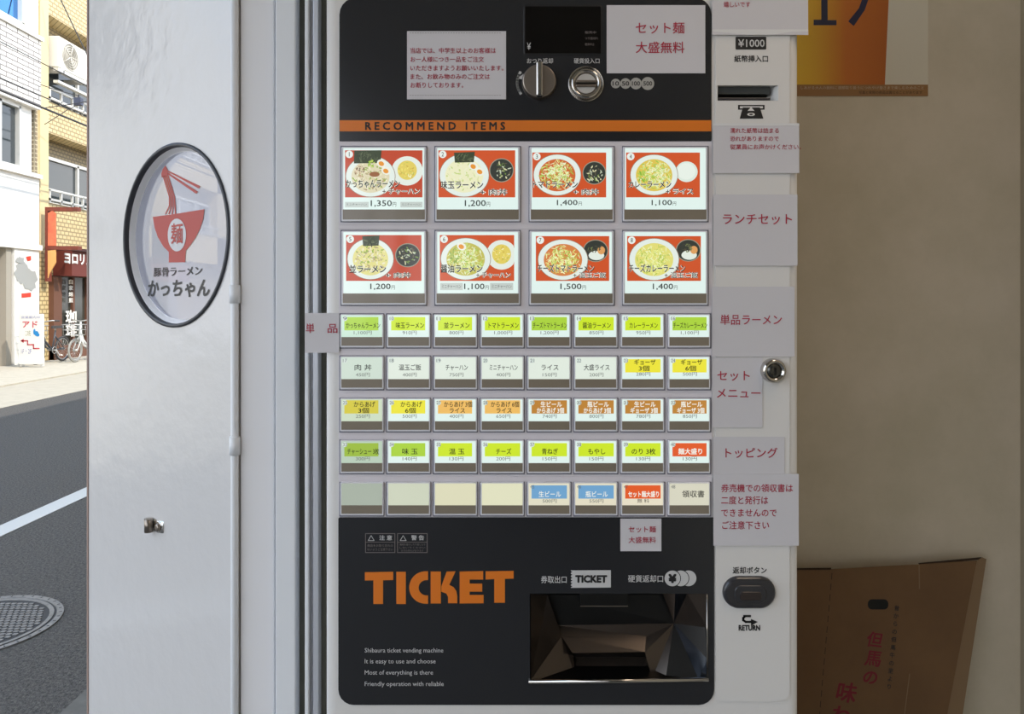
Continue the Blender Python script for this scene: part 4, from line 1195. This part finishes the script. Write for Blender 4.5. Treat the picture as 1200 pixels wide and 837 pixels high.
# signboard in front of the white pier
YS = 15.6
sb = thing('signboard', (*P(36, 429.5, YS).xy, 0.03), 'white standing signboard with a red stair arrow and アド lettering', 'signboard')
fsb = xzframe(YS)
b = MB(); b.rprism(fsb, 22, 368, 50, 427, 1.5, -0.05, 0.0, mat('board_white', C(240, 238, 230), .5), b=0.0)
b.build('board', sb)
b = MB()
for u in (23, 47): b.prism(fsb, [(u, 420), (u + 2, 420), (u + 2, 429.6), (u, 429.6)], -0.1, -0.01, w_frame)
b.build('stand', sb)
b = MB()
br = mat('board_red', C(206, 46, 66), .6); bb = mat('board_blue', C(40, 140, 206), .6)
b.text(fsb, 'アド', br, .004, box=(26.5, 376.5, 44, 384), bold=0.02)
b.text(fsb, '営業案内中', mat('board_lilac', C(150, 150, 190), .6), .004, box=(25, 370.5, 47, 373.5))
for cu, cv, ru, rv in ((43, 391, 2.4, 3), (40.5, 389, 1.4, 3.4), (44.5, 392.5, 2, 2)): b.disc(fsb, cu, cv, ru, rv, .004 + cu * 1e-5, bb)
b.line(fsb, [(26, 399.5), (32.5, 399.5), (32.5, 404), (39.5, 404), (39.5, 408.5), (46, 408.5)], 1.3, .005, br)
b.face([fsb(24, 399.5, .005), fsb(28, 397.2, .005), fsb(28, 401.8, .005)], br)
b.text(fsb, 'この先', mat('board_olive', C(160, 160, 120), .6), .004, box=(30, 387, 36, 394))
b.text(fsb, '1F・2F', MATS['board_lilac'], .004, box=(25, 409, 37, 414.5))
b.build('board_print', sb)

# bicycles
rub = mat('tyre_grey', C(70, 68, 68), .7); chr_ = mat('bike_chrome', C(190, 190, 188), .3, metal=.6)
def bicycle(x, y, R, wb_, fm, tyre, label, flip=1):
    g = thing('bicycle', (x, y, 0.03), label, 'bicycle', 'bicycles in front of the cafe')
    z = 0.03
    def pt(a, h, s=0.0): return Vector((x + s, y + a * flip, z + h))
    for nm, a in (('front_wheel', 0.0), ('rear_wheel', wb_)):
        c = pt(a, R)
        b = MB(); b.ring(c, (1, 0, 0), R - .02, .022, tyre, n=32, k=6); b.ring(c, (1, 0, 0), R - .05, .010, chr_, n=28, k=5)
        for k in range(14):
            t = k / 14 * 6.283; b.tube([c, c + Vector((0, math.cos(t) * (R - .05), math.sin(t) * (R - .05)))], .003, chr_, 4)
        b.tube([c - Vector((.05, 0, 0)), c + Vector((.05, 0, 0))], .025, chr_, 8)
        b.build(nm, g)
    b = MB()
    head = pt(.2, .72); bbk = pt(wb_ * .6, .28); seat = pt(wb_ * .72, .72)
    for s in (-.05, .05):
        b.tube([pt(0, R, s), pt(.14, R + .22, s), pt(.16, R + .28, s * .4)], .014, fm, 7)
        b.tube([pt(wb_, R, s), bbk], .012, fm, 7); b.tube([pt(wb_, R, s), pt(wb_ * .70, .62)], .010, fm, 7)
    b.tube([pt(.15, R + .24), head, pt(.22, .92)], .02, fm, 8)
    b.tube([head, pt(.3, .5), bbk], .026, fm, 8); b.tube([pt(.17, .60), pt(.34, .36), bbk], .022, fm, 8); b.tube([bbk, seat], .018, fm, 8)
    b.build('frame', g)
    b = MB(); b.tube([pt(.36, .95, -.27), pt(.24, .96, -.2), pt(.2, .93, 0), pt(.24, .96, .2), pt(.36, .95, .27)], .013, chr_, 7)
    for s in (-1, 1): b.tube([pt(.38, .95, .275 * s), pt(.28, .955, .24 * s)], .019, rub, 7)
    b.build('handlebar', g)
    b = MB(); b.strip([[pt(wb_ * .72 + a, .80 + hh, s) for a, s in ((-.13, -.02), (-.13, .02), (.0, .06), (.12, .09), (.12, -.09), (.0, -.06))] for hh in (-.03, .03)], rub)
    b.face([pt(wb_ * .72 + a, .83, s) for a, s in ((-.13, -.02), (-.13, .02), (.0, .06), (.12, .09), (.12, -.09), (.0, -.06))], rub)
    b.tube([seat, pt(wb_ * .72, .79)], .016, chr_, 7); b.build('saddle', g)
    b = MB()
    y0, y1 = -.16, .12
    for hh, e in ((.62, 0), (.74, .02), (.86, .04)):
        q = [pt(y0 - e, hh, -.16 - e), pt(y1, hh, -.16 - e), pt(y1, hh, .16 + e), pt(y0 - e, hh, .16 + e), pt(y0 - e, hh, -.16 - e)]
        b.tube(q, .007, chr_, 5)
    for a in (y0, -.02, y1):
        for s in (-.17, .17): b.tube([pt(a, .62, s), pt(a - .01, .86, s)], .005, chr_, 4)
    for s in (-.1, 0, .1): b.tube([pt(y0, .62, s), pt(y1, .62, s)], .005, chr_, 4)
    b.build('basket', g)
    b = MB(); b.ring(bbk + Vector((.05, 0, 0)), (1, 0, 0), .075, .008, chr_, n=20, k=4)
    b.tube([bbk + Vector((-.1, 0, 0)), bbk + Vector((.1, 0, 0))], .012, chr_, 6); b.tube([bbk + Vector((.1, 0, 0)), bbk + Vector((.1, .1, -.12)), bbk + Vector((.17, .1, -.12))], .012, chr_, 6); b.tube([bbk + Vector((-.1, 0, 0)), bbk + Vector((-.1, -.1, .12)), bbk + Vector((-.17, -.1, .12))], .012, chr_, 6)
    b.build('crank', g)
bicycle(-10.42, 16.2, .29, .95, mat('bike_dark', C(74, 76, 82), .4), rub, 'dark bicycle half hidden behind the white signboard')
bicycle(-9.95, 16.85, .27, .95, mat('bike_white', C(226, 226, 224), .4), mat('tyre_pale', C(150, 148, 142), .7), 'white bicycle beside the edge of the white door')

bpy.data.objects.remove(_to); bpy.data.curves.remove(_tc)
